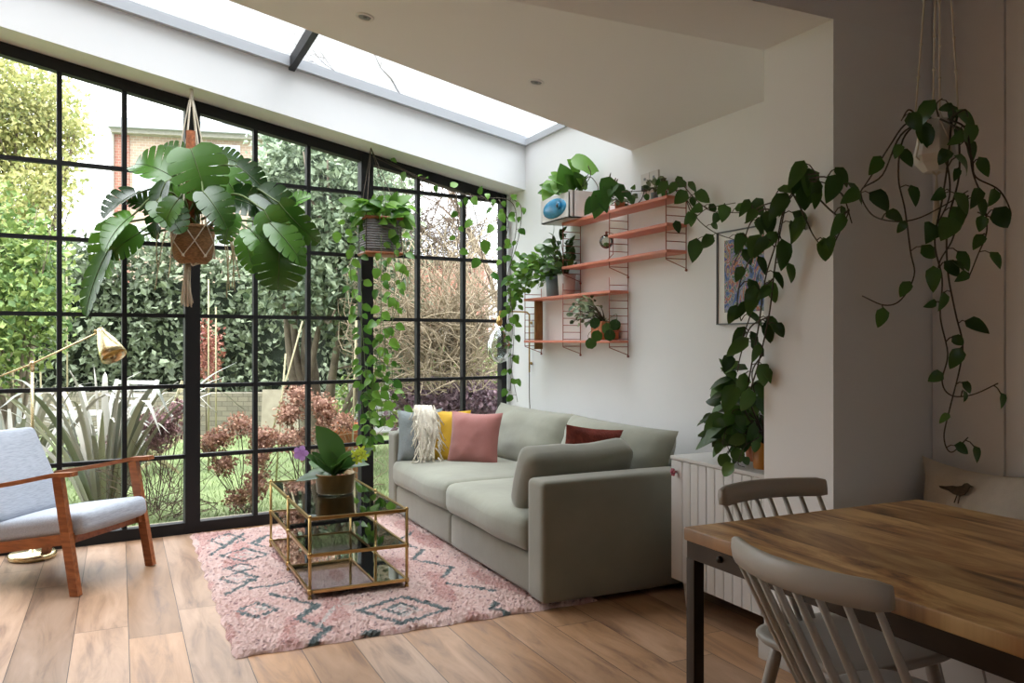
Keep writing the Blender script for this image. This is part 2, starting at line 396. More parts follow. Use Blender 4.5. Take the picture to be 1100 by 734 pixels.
# ------------------------------------------------------------------ special materials
def floor_mat():
    m = bpy.data.materials.new('oak_floorboards'); m.use_nodes = True; N = m.node_tree; L = N.links; b = N.nodes['Principled BSDF']
    def nd(t, **k):
        n = N.nodes.new(t)
        for a, v in k.items(): setattr(n, a, v)
        return n
    def ma(op, a, b_=None, c=None):
        n = nd('ShaderNodeMath', operation=op)
        for i, v in enumerate((a, b_, c)):
            if v is None: continue
            if hasattr(v, 'node'): L.new(v, n.inputs[i])
            else: n.inputs[i].default_value = v
        return n.outputs[0]
    g = nd('ShaderNodeNewGeometry'); sp = nd('ShaderNodeSeparateXYZ'); L.new(g.outputs['Position'], sp.inputs[0]); X, Y = sp.outputs[0], sp.outputs[1]
    bx = ma('DIVIDE', ma('SUBTRACT', X, .035), .2185); ix = ma('FLOOR', bx); fx = ma('FRACT', bx)
    wn = nd('ShaderNodeTexWhiteNoise', noise_dimensions='1D'); L.new(ix, wn.inputs['W'])
    by = ma('ADD', ma('DIVIDE', Y, 1.9), ma('MULTIPLY', wn.outputs['Value'], 5)); iy = ma('FLOOR', by); fy = ma('FRACT', by)
    w2 = nd('ShaderNodeTexWhiteNoise', noise_dimensions='2D'); cb = nd('ShaderNodeCombineXYZ'); L.new(ix, cb.inputs[0]); L.new(iy, cb.inputs[1]); L.new(cb.outputs[0], w2.inputs['Vector'])
    # grain coordinates
    c2 = nd('ShaderNodeCombineXYZ'); L.new(ma('MULTIPLY', X, 9), c2.inputs[0]); L.new(ma('MULTIPLY', Y, 1.3), c2.inputs[1]); L.new(ma('MULTIPLY', w2.outputs['Value'], 40), c2.inputs[2])
    n1 = nd('ShaderNodeTexNoise'); n1.inputs['Scale'].default_value = 1.4; n1.inputs['Detail'].default_value = 8; n1.inputs['Roughness'].default_value = .65; n1.inputs['Distortion'].default_value = .7; L.new(c2.outputs[0], n1.inputs['Vector'])
    cr = nd('ShaderNodeValToRGB'); e = cr.color_ramp.elements
    e[0].position = .30; e[0].color = (*hx('755848'), 1); e[1].position = .72; e[1].color = (*hx('b8957a'), 1)
    k = cr.color_ramp.elements.new(.48); k.color = (*hx('a27f62'), 1)
    L.new(n1.outputs['Fac'], cr.inputs[0])
    hs = nd('ShaderNodeHueSaturation'); L.new(cr.outputs[0], hs.inputs['Color'])
    L.new(ma('MULTIPLY_ADD', w2.outputs['Value'], .45, .72), hs.inputs['Value'])
    L.new(ma('MULTIPLY_ADD', wn.outputs['Value'], .35, .85), hs.inputs['Saturation'])
    gap = ma('MINIMUM', ma('GREATER_THAN', fx, .014), ma('GREATER_THAN', fy, .0018))
    mx = nd('ShaderNodeMix', data_type='RGBA'); L.new(gap, mx.inputs['Factor']); mx.inputs[6].default_value = (.03, .018, .01, 1); L.new(hs.outputs[0], mx.inputs[7])
    L.new(mx.outputs[2], b.inputs['Base Color'])
    n3 = nd('ShaderNodeTexNoise'); n3.inputs['Scale'].default_value = 3; L.new(ma('MULTIPLY_ADD', n1.outputs['Fac'], .22, .28), b.inputs['Roughness'])
    bp = nd('ShaderNodeBump'); bp.inputs['Strength'].default_value = .12; bp.inputs['Distance'].default_value = .01; L.new(n1.outputs['Fac'], bp.inputs['Height']); L.new(bp.outputs[0], b.inputs['Normal'])
    b.inputs['Specular IOR Level'].default_value = .5
    return m
def plank_mat(name, cols, width, offs=0, axis=0, gscale=1.0, rough=.45, seed=0):
    m = bpy.data.materials.new(name); m.use_nodes = True; N = m.node_tree; L = N.links; b = N.nodes['Principled BSDF']
    def ma(op, a, b_=None, c=None):
        n = N.nodes.new('ShaderNodeMath'); n.operation = op
        for i, v in enumerate((a, b_, c)):
            if v is None: continue
            if hasattr(v, 'node'): L.new(v, n.inputs[i])
            else: n.inputs[i].default_value = v
        return n.outputs[0]
    g = N.nodes.new('ShaderNodeTexCoord'); sp = N.nodes.new('ShaderNodeSeparateXYZ'); L.new(g.outputs['Object'], sp.inputs[0])
    A, B = sp.outputs[axis], sp.outputs[1-axis]
    bx = ma('DIVIDE', ma('ADD', A, offs), width); ix = ma('FLOOR', bx)
    wn = N.nodes.new('ShaderNodeTexWhiteNoise'); wn.noise_dimensions = '1D'; L.new(ma('ADD', ix, seed), wn.inputs['W'])
    c2 = N.nodes.new('ShaderNodeCombineXYZ'); L.new(ma('MULTIPLY', A, 8*gscale), c2.inputs[0]); L.new(ma('MULTIPLY', B, 1.9*gscale), c2.inputs[1]); L.new(ma('MULTIPLY', wn.outputs['Value'], 30), c2.inputs[2])
    n1 = N.nodes.new('ShaderNodeTexNoise'); n1.inputs['Scale'].default_value = 1.0; n1.inputs['Detail'].default_value = 9; n1.inputs['Roughness'].default_value = .62; n1.inputs['Distortion'].default_value = 1.4; L.new(c2.outputs[0], n1.inputs['Vector'])
    cr = N.nodes.new('ShaderNodeValToRGB'); e = cr.color_ramp.elements
    e[0].position = .33; e[0].color = (*hx(cols[0]), 1); e[1].position = .62; e[1].color = (*hx(cols[2]), 1); k = e.new(.46); k.color = (*hx(cols[1]), 1)
    L.new(n1.outputs['Fac'], cr.inputs[0])
    hs = N.nodes.new('ShaderNodeHueSaturation'); L.new(cr.outputs[0], hs.inputs['Color']); L.new(ma('MULTIPLY_ADD', wn.outputs['Value'], .4, .8), hs.inputs['Value'])
    L.new(hs.outputs[0], b.inputs['Base Color']); b.inputs['Roughness'].default_value = rough
    bp = N.nodes.new('ShaderNodeBump'); bp.inputs['Strength'].default_value = .2; bp.inputs['Distance'].default_value = .005; L.new(n1.outputs['Fac'], bp.inputs['Height']); L.new(bp.outputs[0], b.inputs['Normal'])
    return m
M['mango'] = plank_mat('mango_wood', ('5c3f2a', 'a2774a', 'cda872'), .163, offs=.49, axis=0, seed=3)
def brick_mat(name, c1, c2, mortar, scale=4.0, rot=0):
    m = bpy.data.materials.new(name); m.use_nodes = True; N = m.node_tree; L = N.links; b = N.nodes['Principled BSDF']
    tc = N.nodes.new('ShaderNodeTexCoord'); mp = N.nodes.new('ShaderNodeMapping'); mp.inputs['Rotation'].default_value = (PI/2, 0, 0)
    L.new(tc.outputs['Object'], mp.inputs[0]); br = N.nodes.new('ShaderNodeTexBrick'); br.inputs['Scale'].default_value = scale
    br.inputs['Color1'].default_value = (*hx(c1), 1); br.inputs['Color2'].default_value = (*hx(c2), 1); br.inputs['Mortar'].default_value = (*hx(mortar), 1)
    br.inputs['Mortar Size'].default_value = .018
    L.new(mp.outputs[0], br.inputs['Vector']); L.new(br.outputs['Color'], b.inputs['Base Color']); b.inputs['Roughness'].default_value = .9
    return m
def wicker_mat():
    m = mat('grey_wicker', '6f6c6b', .8, var=.15, vscale=30); N = m.node_tree; L = N.links; b = N.nodes['Principled BSDF']
    tc = N.nodes.new('ShaderNodeTexCoord'); wv = N.nodes.new('ShaderNodeTexWave'); wv.bands_direction = 'Z'; wv.inputs['Scale'].default_value = 18; L.new(tc.outputs['Object'], wv.inputs[0])
    bp = N.nodes.new('ShaderNodeBump'); bp.inputs['Strength'].default_value = .8; bp.inputs['Distance'].default_value = .01; L.new(wv.outputs['Fac'], bp.inputs['Height']); L.new(bp.outputs[0], b.inputs['Normal'])
    return m
M['wicker'] = wicker_mat()

# ------------------------------------------------------------------ room shell
XL, XR, YB = -3.3, 2.95, -3.2
fl = MB(); yw = lambda X: 5.9016+.121*X
fl.hexa([(XL, YB, -.12), (XR, YB, -.12), (XR, yw(XR)+.12, -.12), (XL, yw(XL)+.12, -.12), (XL, YB, 0), (XR, YB, 0), (XR, yw(XR)+.12, 0), (XL, yw(XL)+.12, 0)])
struct(fl.build('floor', floor_mat()))
b = MB(); b.box((XR, YB-.2, -.12), (XR+.25, 6.42, 2.86)); struct(b.build('wall_right', M['plaster']))
b = MB(); b.box((XL-.2, YB-.2, -.12), (XL, 5.5, 3.9)); struct(b.build('wall_left', M['warm']))
b = MB(); b.box((XL, YB-.2, -.12), (XR, YB, .9)); b.box((XL, YB-.2, 2.25), (XR, YB, 2.9)); b.box((XL, YB-.2, .9), (-1.6, YB, 2.25)); b.box((-.5, YB-.2, .9), (XR, YB, 2.25)); struct(b.build('wall_back', M['warm']))
b = MB()
for (xa, xb2, za, zb) in ((-1.6, -.5, .9, .96), (-1.6, -.5, 2.19, 2.25), (-1.6, -1.54, .9, 2.25), (-.56, -.5, .9, 2.25), (-1.07, -1.03, .9, 2.25)): b.box((xa, YB-.12, za), (xb2, YB-.06, zb))
wb5 = struct(b.build('added_fill_window', M['black'])); b = MB(); b.add([(-1.55, YB-.09, .95), (-.55, YB-.09, .95), (-.55, YB-.09, 2.2), (-1.55, YB-.09, 2.2)], [(0, 1, 2, 3)]); b.build('glass_pane', M['glass'], wb5)  # window added behind the camera, out of view, to light the right corner
b = MB(); b.box((XL, YB, 2.75), (XR, 2.262, 2.95)); struct(b.build('ceiling', M['ceil']))
b = MB(); b.box((XL, 2.266, 2.497), (XR, 2.632, 3.1)); struct(b.build('ceiling_beam', M['ceil']))
b = MB(); b.box((2.40, 2.266, 0), (XR, 2.632, 2.497)); struct(b.build('wall_nib', M['plaster']))
# alcove panelling on the right wall in the dining corner
b = MB()
yy = 2.262; k = 0
while yy > -3.0:
    b.rbox((2.93, yy-.297, 0), (2.955, yy-.003 if k else yy, 2.75), .004, 1); yy -= .300; k += 1
struct(b.build('trim_1', M['plaster']))
# sloping ceiling slab of the extension
ye = lambda X: 4.083+.121*X
def slab(Xa, Xb):
    P = []
    for zf in (ztop, lambda X: ztop(X)+.33):
        for (X, Y) in ((Xa, 2.62), (Xb, 2.62), (Xb, ye(Xb)), (Xa, ye(Xa))): P.append((X, Y, zf(X)))
    return P
b = MB(); b.hexa(slab(XL, XR)); struct(b.build('ceiling_slope', M['ceil']))
# header over the windows: inner plane t=-.2915
b = MB(); c = math.cos(TH); tI, tO = -.2915, .20; P = []
for top in (0, 1):
    for (t, X) in ((tI, XL), (tI, XR+.1), (tO, XR+.1), (tO, XL)):
        s_ = (X + t*math.sin(TH))/c; p = W(s_, t, 0); p.z = (2.858+.157*(2.95-X)) if top else ztop(X); P.append(p)
b.hexa(P); struct(b.build('wall_header', M['plaster']))
# windows
bars = [.52, .993, 1.466, 1.939, 2.412]
sp_ = {p: s_of_px(p) for p in (64, 134, 207, 275, 332, 394.5, 450, 499)}
s_end = (XR)/c - .03
ds = sp_[207]-sp_[134]
def window(name, s0, s1, mull, brs, extra_posts=()):
    fr = MB()
    def zt(s, t=0): return ztop((W(s, t, 0)).x)
    def wb(sa, sb, t0, t1, za, zb):
        f = lambda z, s: z(s) if callable(z) else z
        fr.hexa([W(sa, t0, f(za, sa)), W(sb, t0, f(za, sb)), W(sb, t1, f(za, sb)), W(sa, t1, f(za, sa)),
                 W(sa, t0, f(zb, sa)), W(sb, t0, f(zb, sb)), W(sb, t1, f(zb, sb)), W(sa, t1, f(zb, sa))])
    wb(s0, s1, 0, .07, 0, .075)
    wb(s0, s1, 0, .07, lambda s: zt(s)-.078, lambda s: zt(s)-.002)
    wb(s0, s0+.048, -.004, .07, .0, lambda s: zt(s)-.004); wb(s1-.048, s1, -.004, .07, .0, lambda s: zt(s)-.004)
    for q in mull: wb(q-.0145, q+.0145, .005, .05, .07, lambda s: zt(s)-.05)
    for z in brs:
        sb = s1
        while zt(sb)-.04 < z and sb > s0+.1: sb -= .05
        wb(s0+.02, sb-.02, .008, .048, z-.013, z+.013)
    for q in extra_posts: wb(q-.045, q+.045, -.004, .07, 0, lambda s: zt(s)-.004)
    o = struct(fr.build(name, M['black']))
    g = MB(); g.add([W(s0+.03, .03, .05), W(s1-.03, .03, .05), W(s1-.03, .03, zt(s1)-.05), W(s0+.03, .03, zt(s0)-.05)], [(0, 1, 2, 3)])
    g.build('glass_pane', M['glass'], o); return o
sL = XL/c - .1
left_m = [sp_[134], sp_[64]] + [sp_[64]-ds*(i+1) for i in range(8) if sp_[64]-ds*(i+1) > sL and i not in (1,)]
window('window_1', sL, sp_[207], left_m, bars, [sp_[64]-ds*2+.0])
window('window_2', sp_[207], sp_[394.5], [sp_[275], sp_[332]], bars)
window('window_3', sp_[394.5], s_end, [sp_[450], sp_[499]], [.52, .993, 1.462, 1.955, 2.463])
# skylight: grey upstand frame, dark glazing bars, glass
sk = MB(); zt2 = lambda X: 2.858+.157*(2.95-X)
def yh(X): return 5.608+.121*X
def skb(X0, X1, Ya, Yb, za, zb):
    sk.hexa([(X0, Ya(X0), zt2(X0)+za), (X1, Ya(X1), zt2(X1)+za), (X1, Yb(X1), zt2(X1)+za), (X0, Yb(X0), zt2(X0)+za),
             (X0, Ya(X0), zt2(X0)+zb), (X1, Ya(X1), zt2(X1)+zb), (X1, Yb(X1), zt2(X1)+zb), (X0, Yb(X0), zt2(X0)+zb)])
skb(XL, XR+.06, lambda X: yh(X)-.045, lambda X: yh(X)+.12, 0, .07)
skb(XL, XR+.06, lambda X: ye(X)-.12, lambda X: ye(X)+.015, 0, .07)
skb(XR-.02, XR+.12, lambda X: ye(X)-.12, lambda X: yh(X)+.12, 0, .05)
so = struct(sk.build('window_4', mat('pale_frame', 'b4b8be', .5)))
sk = MB()
for Xb in (1.06, -.9, -2.7): skb(Xb-.02, Xb+.02, ye, yh, -.015, .065)
sk.build('glazing_bar', M['black'], so)
g = MB(); g.add([(XL, ye(XL), zt2(XL)+.055), (XR+.05, ye(XR), zt2(XR)+.055), (XR+.05, yh(XR), zt2(XR)+.055), (XL, yh(XL), zt2(XL)+.055)], [(0, 1, 2, 3)])
g.build('glass_pane', M['glass'], so)
# skirtings
b = MB(); b.rbox((2.365, 2.25, 0), (2.40, 2.63, .10), .004, 1); struct(b.build('baseboard_nib', M['skirt']))
b = MB(); b.rbox((2.932, 2.64, 0), (2.95, 6.15, .10), .004, 1); struct(b.build('baseboard_right', M['skirt']))
# fitted bench with slanting boarded front
bt = thing('banquette_bench', 'white boarded built-in bench running behind the dining table', 'bench', (2.6, .5, 0))
b = MB(); b.rbox((2.27, -1.2, .43), (2.93, 2.255, .46), .006, 1); b.build('seat_board', M['panelw'], bt)
b = MB(); y = 2.25
while y > -1.2:
    y2 = y-.147
    b.hexa([(2.44, y2, 0), (2.46, y2, 0), (2.46, y, 0), (2.44, y, 0), (2.30, y2, .43), (2.32, y2, .43), (2.32, y, .43), (2.30, y, .43)]); y -= .1555
b.box((2.465, -1.2, 0), (2.47, 2.25, .40)); b.hexa([(2.452, -1.2, 0), (2.464, -1.2, 0), (2.464, 2.25, 0), (2.452, 2.25, 0), (2.312, -1.2, .43), (2.324, -1.2, .43), (2.324, 2.25, .43), (2.312, 2.25, .43)])
b.build('boarded_front', M['panelw'], bt)
# downlights
for i, (px, py, lab) in enumerate(((392, 18, 'round recessed ceiling spotlight nearer the skylight glazing bar'), (576, 88, 'round recessed ceiling spotlight above the salmon wall shelves'))):
    r_ = ray(px, py); k_ = (2.513+.165*2.95-CH)/(r_.z+.165*r_.x); p = Vector((0, 0, CH))+r_*k_
    t = thing('ceiling_spotlight', lab, 'ceiling light', p, group=None)
    ax = Vector((-.165, 0, -1)).normalized()
    b = MB(); b.lathe([(.044, -.006), (.044, .004), (.036, .008), (.03, .003), (.03, -.004)], p, 24, ax); b.build('trim_ring', M['ceil'], t)
    b = MB(); b.lathe([(.0, .001), (.029, .001), (.029, .0035), (.0, .0035)], p, 20, ax); b.lathe([(.010, .0), (.010, .010), (0, .010)], p, 12, ax); b.build('lamp_lens', M['zinc'], t)

# ------------------------------------------------------------------ rug
RX0, RX1, RY0, RY1 = .425, 2.15, 3.53, 5.88
def px2rug(cx, cy): p = onZ(180+cx/2.619, 560+cy/2.619, .02); return (p.x, p.y)
segs = []
def pl(pts, wd=.028, close=False, col=0):
    Q = [px2rug(*p) for p in pts]
    if close: Q.append(Q[0])
    for a, b2 in zip(Q[:-1], Q[1:]): segs.append((a, b2, wd, col))
def dia(cx, cy, rx, ry, wd=.022, inner=True):
    pl([(cx-rx, cy+2), (cx+3, cy-ry), (cx+rx, cy-2), (cx-3, cy+ry)], wd, True)
    if inner: pl([(cx-rx*.4, cy+1), (cx+1, cy-ry*.4), (cx+rx*.4, cy-1), (cx-1, cy+ry*.4)], wd*.8, True, 1)
dia(168, 52, 50, 17); pl([(120, 95), (215, 35)]); dia(215, 95, 65, 18); dia(205, 132, 45, 12); dia(200, 160, 55, 17); pl([(255, 60), (280, 40), (235, 62), (275, 72)]); pl([(165, 205), (245, 165)])
dia(250, 250, 58, 20); pl([(235, 190), (345, 172)]); pl([(290, 205), (345, 218), (420, 238), (365, 276), (452, 302), (390, 356)], .035)
dia(662, 250, 125, 38, .034); dia(655, 246, 45, 16, .02)
pl([(720, 80), (690, 108), (800, 130), (775, 158)], .026); pl([(790, 175), (920, 196)], .026); pl([(925, 228), (915, 245), (990, 262)], .034); pl([(560, 312), (585, 310)], .05)
pl([(420, 300), (470, 240), (540, 228)], .02, False, 1)
pl([(690, 30), (640, 60), (700, 75)], .025); pl([(500, 75), (450, 55), (560, 40)], .025)
nx_, ny_ = 172, 235; V = []; Cc = []; Fc = []
pinkA, pinkB, pinkC, teal, ivory = hx('d6b0a9'), hx('c08a84'), hx('e2c6bf'), hx('5a6a6c'), hx('cfc4c0')
def sd(p, a, b2):
    ax, ay = a; bx, by = b2; dx, dy = bx-ax, by-ay; t = max(0, min(1, ((p[0]-ax)*dx+(p[1]-ay)*dy)/(dx*dx+dy*dy+1e-9)))
    return math.hypot(p[0]-ax-dx*t, p[1]-ay-dy*t)
for i in range(nx_+1):
    for j in range(ny_+1):
        x = RX0+(RX1-RX0)*i/nx_; y = RY0+(RY1-RY0)*j/ny_
        ed = min(i, nx_-i, j, ny_-j)
        h = .012+.014*random.random() + .006*noise.noise(Vector((x*9, y*9, 0)))
        if ed == 0: h = .002
        elif ed == 1: h *= .7
        wx = .006*math.sin(y*31) if i in (0, nx_) else 0; wy = .006*math.sin(x*27) if j in (0, ny_) else 0
        V.append((x+rnd(-.003, .003)+wx, y+rnd(-.003, .003)+wy, h))
        jx, jy = x+.012*noise.noise(Vector((x*40, y*40, 1))), y+.012*noise.noise(Vector((x*40, y*40, 5)))
        n1 = noise.noise(Vector((x*3, y*3, 0)))*.5+.5; col = Vector(pinkA).lerp(Vector(pinkC), max(0, min(1, n1*1.2-.1+rnd(-.3, .3))))
        if noise.noise(Vector((x*7, y*2.5, 9))) > .25: col = col.lerp(Vector(pinkB), rnd(.3, 1))
        if random.random() < .035: col = Vector(hx('7d5560'))
        for (a, b2, wd, cc) in segs:
            if abs(a[0]-x) > 1 or abs(a[1]-y) > 1.2: continue
            if sd((jx, jy), a, b2) < wd*.5*rnd(.7, 1.25): col = Vector(teal if cc == 0 else ivory)*rnd(.75, 1.15)
        Cc.append(tuple(col))
for i in range(nx_):
    for j in range(ny_): Fc.append((i*(ny_+1)+j, (i+1)*(ny_+1)+j, (i+1)*(ny_+1)+j+1, i*(ny_+1)+j+1))
rm = mat('wool_pile', 'cfa39b', .95, bump=.9, bscale=260, sheen=.3); nn_ = rm.node_tree; at_ = nn_.nodes.new('ShaderNodeAttribute'); at_.attribute_name = 'Col'; nn_.links.new(at_.outputs['Color'], nn_.nodes['Principled BSDF'].inputs['Base Color'])
b = MB(); b.add(V, Fc, False)
tag(b.build('shaggy_rug', rm, attr=Cc, origin=((RX0+RX1)/2, (RY0+RY1)/2, 0)), 'pink shaggy wool rug with dark teal diamond pattern under the coffee table', 'rug')

# ------------------------------------------------------------------ sofa
sx0, sx1, sy0, sy1 = 1.83, 2.90, 3.51, 6.04
so = thing('sofa', 'long sage green two-seat sofa along the white wall', 'sofa', (2.36, 4.78, 0))
b = MB(); b.rbox((sx0+.012, sy0+.16, .03), (sx1-.02, (sy0+sy1)/2-.003, .235), .03, 5); b.build('base_panel', M['sofa'], so)
b = MB(); b.rbox((sx0+.012, (sy0+sy1)/2+.003, .03), (sx1-.02, sy1-.16, .235), .03, 5); b.build('base_panel', M['sofa'], so)
for (ya, yb) in ((sy0, sy0+.175), (sy1-.175, sy1)):
    b = MB(); soft_box(b, ((sx0+sx1)/2, (ya+yb)/2, .325), (sx1-sx0, yb-ya, .59), .028, n=8, bulge=(0, .004, .008)); b.build('arm', M['sofa'], so)
b = MB(); b.rbox((sx1-.17, sy0+.15, .2), (sx1, sy1-.15, .64), .04, 6); b.build('back_frame', M['sofa'], so)
ym = (sy0+sy1)/2
def seatwarp(seed):
    def f(q):
        n_ = noise.noise(Vector((q.x*2.2+seed, q.y*2.2, 0)))
        if q.z > 0: q = q + Vector((0, 0, .014*n_))
        if q.x < 0: q = q + Vector((-.010*abs(n_)+.006*math.sin(q.y*9), 0, 0))
        return q
    return f
for k, (ya, yb) in enumerate(((sy0+.178, ym+.004), (ym-.004, sy1-.178))):
    b = MB(); soft_box(b, ((sx0-.005+sx1-.2)/2, (ya+yb)/2, .332), (sx1-.2-sx0+.035, yb-ya, .185), .055, n=14, bulge=(.02, 0, .030), warp=seatwarp(k*9)); b.build('seat_cushion', M['sofa_c'], so)
for k, (ya, yb) in enumerate(((sy0+.14, ym+.02), (ym+.0, sy1-.12))):
    b = MB(); cy = (ya+yb)/2
    Mx = frame((2.66, cy, .60), (0, 1, 0), (.28, 0, 1)); pillow(b, Mx, yb-ya+.03, .44, .27, 22, seed=k*5+1, pinch=.05)
    b.build('back_cushion', M['sofa_c'], so)
for (x, y) in ((1.9, 3.6), (2.83, 3.6), (1.9, 5.95), (2.83, 5.95)): b = MB(); b.lathe([(.02, 0), (.025, .035)], (x, y, 0), 10); b.build('foot', M['blackp'], so)
# loose cushions
def cush(name, m, label, c, w_, h_, t_, ax, ay, seed=0, piping=False, n=18):
    b = MB(); Mx = frame(c, ax, ay); pillow(b, Mx, w_, h_, t_, n, seed=seed, pinch=.09); return tag(b.build(name, m), label, 'cushion')
cush('scatter_cushion', M['pink'], 'dusty pink square cushion leaning at the sofa back', (2.26, 5.38, .605), .42, .39, .15, (.60, -.80, .0), (.16, .12, .97), 3)
cush('scatter_cushion', M['yellow'], 'mustard yellow cushion tucked behind the pink cushion', (2.13, 5.66, .605), .40, .40, .12, (.62, -.78, 0), (.25, .2, .95), 6)
cush('scatter_cushion', M['greyc'], 'grey cushion under the fringed throw by the far arm', (1.99, 5.77, .60), .34, .40, .11, (.85, -.5, .05), (.12, .25, .96), 8)
b = MB(); b.M = Matrix.Translation((2.19, 3.855, .580)) @ Matrix.Rotation(math.radians(27), 4, 'X') @ Matrix.Rotation(math.radians(-2), 4, 'Y')
soft_box(b, (0, 0, 0), (.64, .17, .36), .055, n=12, bulge=(.012, .035, .02), warp=lambda q: q+Vector((0, .012*noise.noise(Vector((q.x*5, q.z*5, 2))), -.035*max(0, q.z)*4*(1-abs(q.x)/.32)+.012*noise.noise(Vector((q.x*4, q.z*3, 7))))))
tag(b.build('scatter_cushion', M['sofa']), 'big sage green cushion slumped against the near sofa arm', 'cushion')
cush('scatter_cushion', M['rust'], 'rust red cushion poking up behind the sage green cushion', (2.46, 4.08, .655), .42, .32, .12, (.95, -.1, -.10), (.12, -.28, .92), 15)

# throw draped over cushions with fringe
tw = thing('throw_blanket', 'cream knitted throw with long fringe draped beside the yellow cushion', 'throw', (2.14, 5.6, .43))
b = MB(); nI, nJ = 22, 12; V = []; Fc = []
pa = smooth_path([(2.12, 5.97, .64), (2.06, 5.90, .76), (2.02, 5.78, .825), (1.99, 5.67, .79), (1.99, 5.61, .68), (1.985, 5.585, .56), (1.975, 5.56, .45)], 5)
nI = len(pa)-1
for i, p in enumerate(pa):
    for j in range(nJ+1):
        u = j/nJ-.5; wd_ = .15+.03*math.sin(i*.4)
        V.append(p + Vector((u*wd_*.75, -u*wd_*.55, .0)) + Vector((0, -1, .2))*(.014*math.sin(j*2.1+i*.15)+.01*noise.noise(Vector((i*.5, j*.8, 0)))))
for i in range(nI):
    for j in range(nJ): Fc.append((i*(nJ+1)+j, (i+1)*(nJ+1)+j, (i+1)*(nJ+1)+j+1, i*(nJ+1)+j+1))
b.add(V, Fc, True); kn = b.build('knitted_cloth', M['throw'], tw)
md = kn.modifiers.new('th', 'SOLIDIFY'); md.thickness = .012
b = MB()
for k in range(75):
    e = random.choice(pa[6:]); u = random.choice((-.5, .5)) if k % 3 else rnd(-.5, .5)
    p = e + Vector((u*.115, -u*.085-.02, 0)); q = [p]
    for j in range(4): q.append(q[-1]+Vector((rnd(-.012, .012)+u*.02, rnd(-.014, .008), -rnd(.018, .03))))
    q = [Vector((v.x, v.y, max(v.z, .44))) for v in q]
    b.tube(q, [.0045, .003], 5)
b.build('fringe', M['throw'], tw)

# ------------------------------------------------------------------ coffee table
tx0, tx1, ty0, ty1 = .85, 1.35, 4.12, 5.28
ct = thing('coffee_table', 'three-tier brass and glass coffee table on the pink rug', 'coffee table', (1.1, 4.7, 0))
zr = [.055, .235, .417]
for (x, y) in ((tx0, ty0), (tx1, ty0), (tx0, (ty0+ty1)/2), (tx1, (ty0+ty1)/2), (tx0, ty1), (tx1, ty1)):
    b = MB(); b.tube([(x, y, .012), (x, y, .422)], .008, 10); b.lathe([(.0105, 0), (.0105, .02), (.007, .028)], (x, y, .010), 10); b.sphere((x, y, .425), .0098, 8)
    for z in zr[:2]: b.lathe([(.008, -.014), (.0125, -.008), (.0125, .008), (.008, .014)], (x, y, z), 10)
    b.build('leg', M['brass'], ct)
for z in zr:
    b = MB()
    for (p, q) in (((tx0, ty0), (tx1, ty0)), ((tx1, ty0), (tx1, ty1)), ((tx1, ty1), (tx0, ty1)), ((tx0, ty1), (tx0, ty0))):
        b.bar((*p, z), (*q, z), .011, .016)
    b.build('shelf_frame', M['brass'], ct)
for z, m, nm in ((zr[0], M['mirror'], 'mirror_shelf'), (zr[1], M['tglass'], 'glass_shelf'), (zr[2], M['tglass'], 'glass_top')):
    b = MB(); b.box((tx0+.006, ty0+.006, z-.003), (tx1-.006, ty1-.006, z+.004)); b.build(nm, m, ct)

# ------------------------------------------------------------------ armchair
ac = thing('lounge_armchair', 'mid-century teak armchair with pale grey cushions by the windows', 'armchair', (-.29, 5.19, 0), math.radians(-127.9))
for sx in (-1, 1):
    b = MB(); b.bar((sx*.295, .345, 0), (sx*.29, .235, .60), .032, .05, up=Vector((0, 1, 0))); b.build('leg', M['teak'], ac, local=True)
    b = MB(); b.bar((sx*.285, -.36, 0), (sx*.285, -.27, .50), .03, .045, up=Vector((0, 1, 0))); b.build('leg', M['teak'], ac, local=True)
    b = MB(); pts = [(-.46, .478), (-.30, .512), (0, .566), (.22, .612), (.34, .622)]
    for (a, c_) in zip(pts[:-1], pts[1:]): b.bar((sx*.305, a[0], a[1]), (sx*.305, c_[0], c_[1]), .055, .022)
    b.build('armrest', M['teak'], ac, local=True)
    b = MB(); b.bar((sx*.262, .30, .285), (sx*.262, -.40, .17), .028, .055); b.build('side_rail', M['teak'], ac, local=True)
b = MB(); b.bar((-.29, .27, .278), (.29, .27, .278), .028, .05); b.bar((-.27, -.31, .20), (.27, -.31, .20), .028, .05); b.build('seat_rail', M['teak'], ac, local=True)
b = MB()
for sx in (-1, 1): b.bar((sx*.23, -.25, .20), (sx*.23, -.50, .70), .025, .03, up=Vector((0, 1, 0)))
for i in range(6): t = .1+.17*i; b.bar((-.23, -.25-.25*t, .2+.5*t), (.23, -.25-.25*t, .2+.5*t), .018, .012)
b.build('back_slats', M['teak'], ac, local=True)
b = MB(); b.M = Matrix.Translation((0, .06, .315)) @ Matrix.Rotation(math.radians(9), 4, 'X')
soft_box(b, (0, 0, 0), (.52, .60, .11), .035, n=12, bulge=(0, .005, .022)); b.build('seat_cushion', M['greyup'], ac, local=True)
b = MB(); b.M = Matrix.Translation((0, -.335, .545)) @ Matrix.Rotation(math.radians(117), 4, 'X')
soft_box(b, (0, 0, 0), (.52, .52, .11), .035, n=12, bulge=(0, .005, .02)); b.build('back_cushion', M['greyup'], ac, local=True)

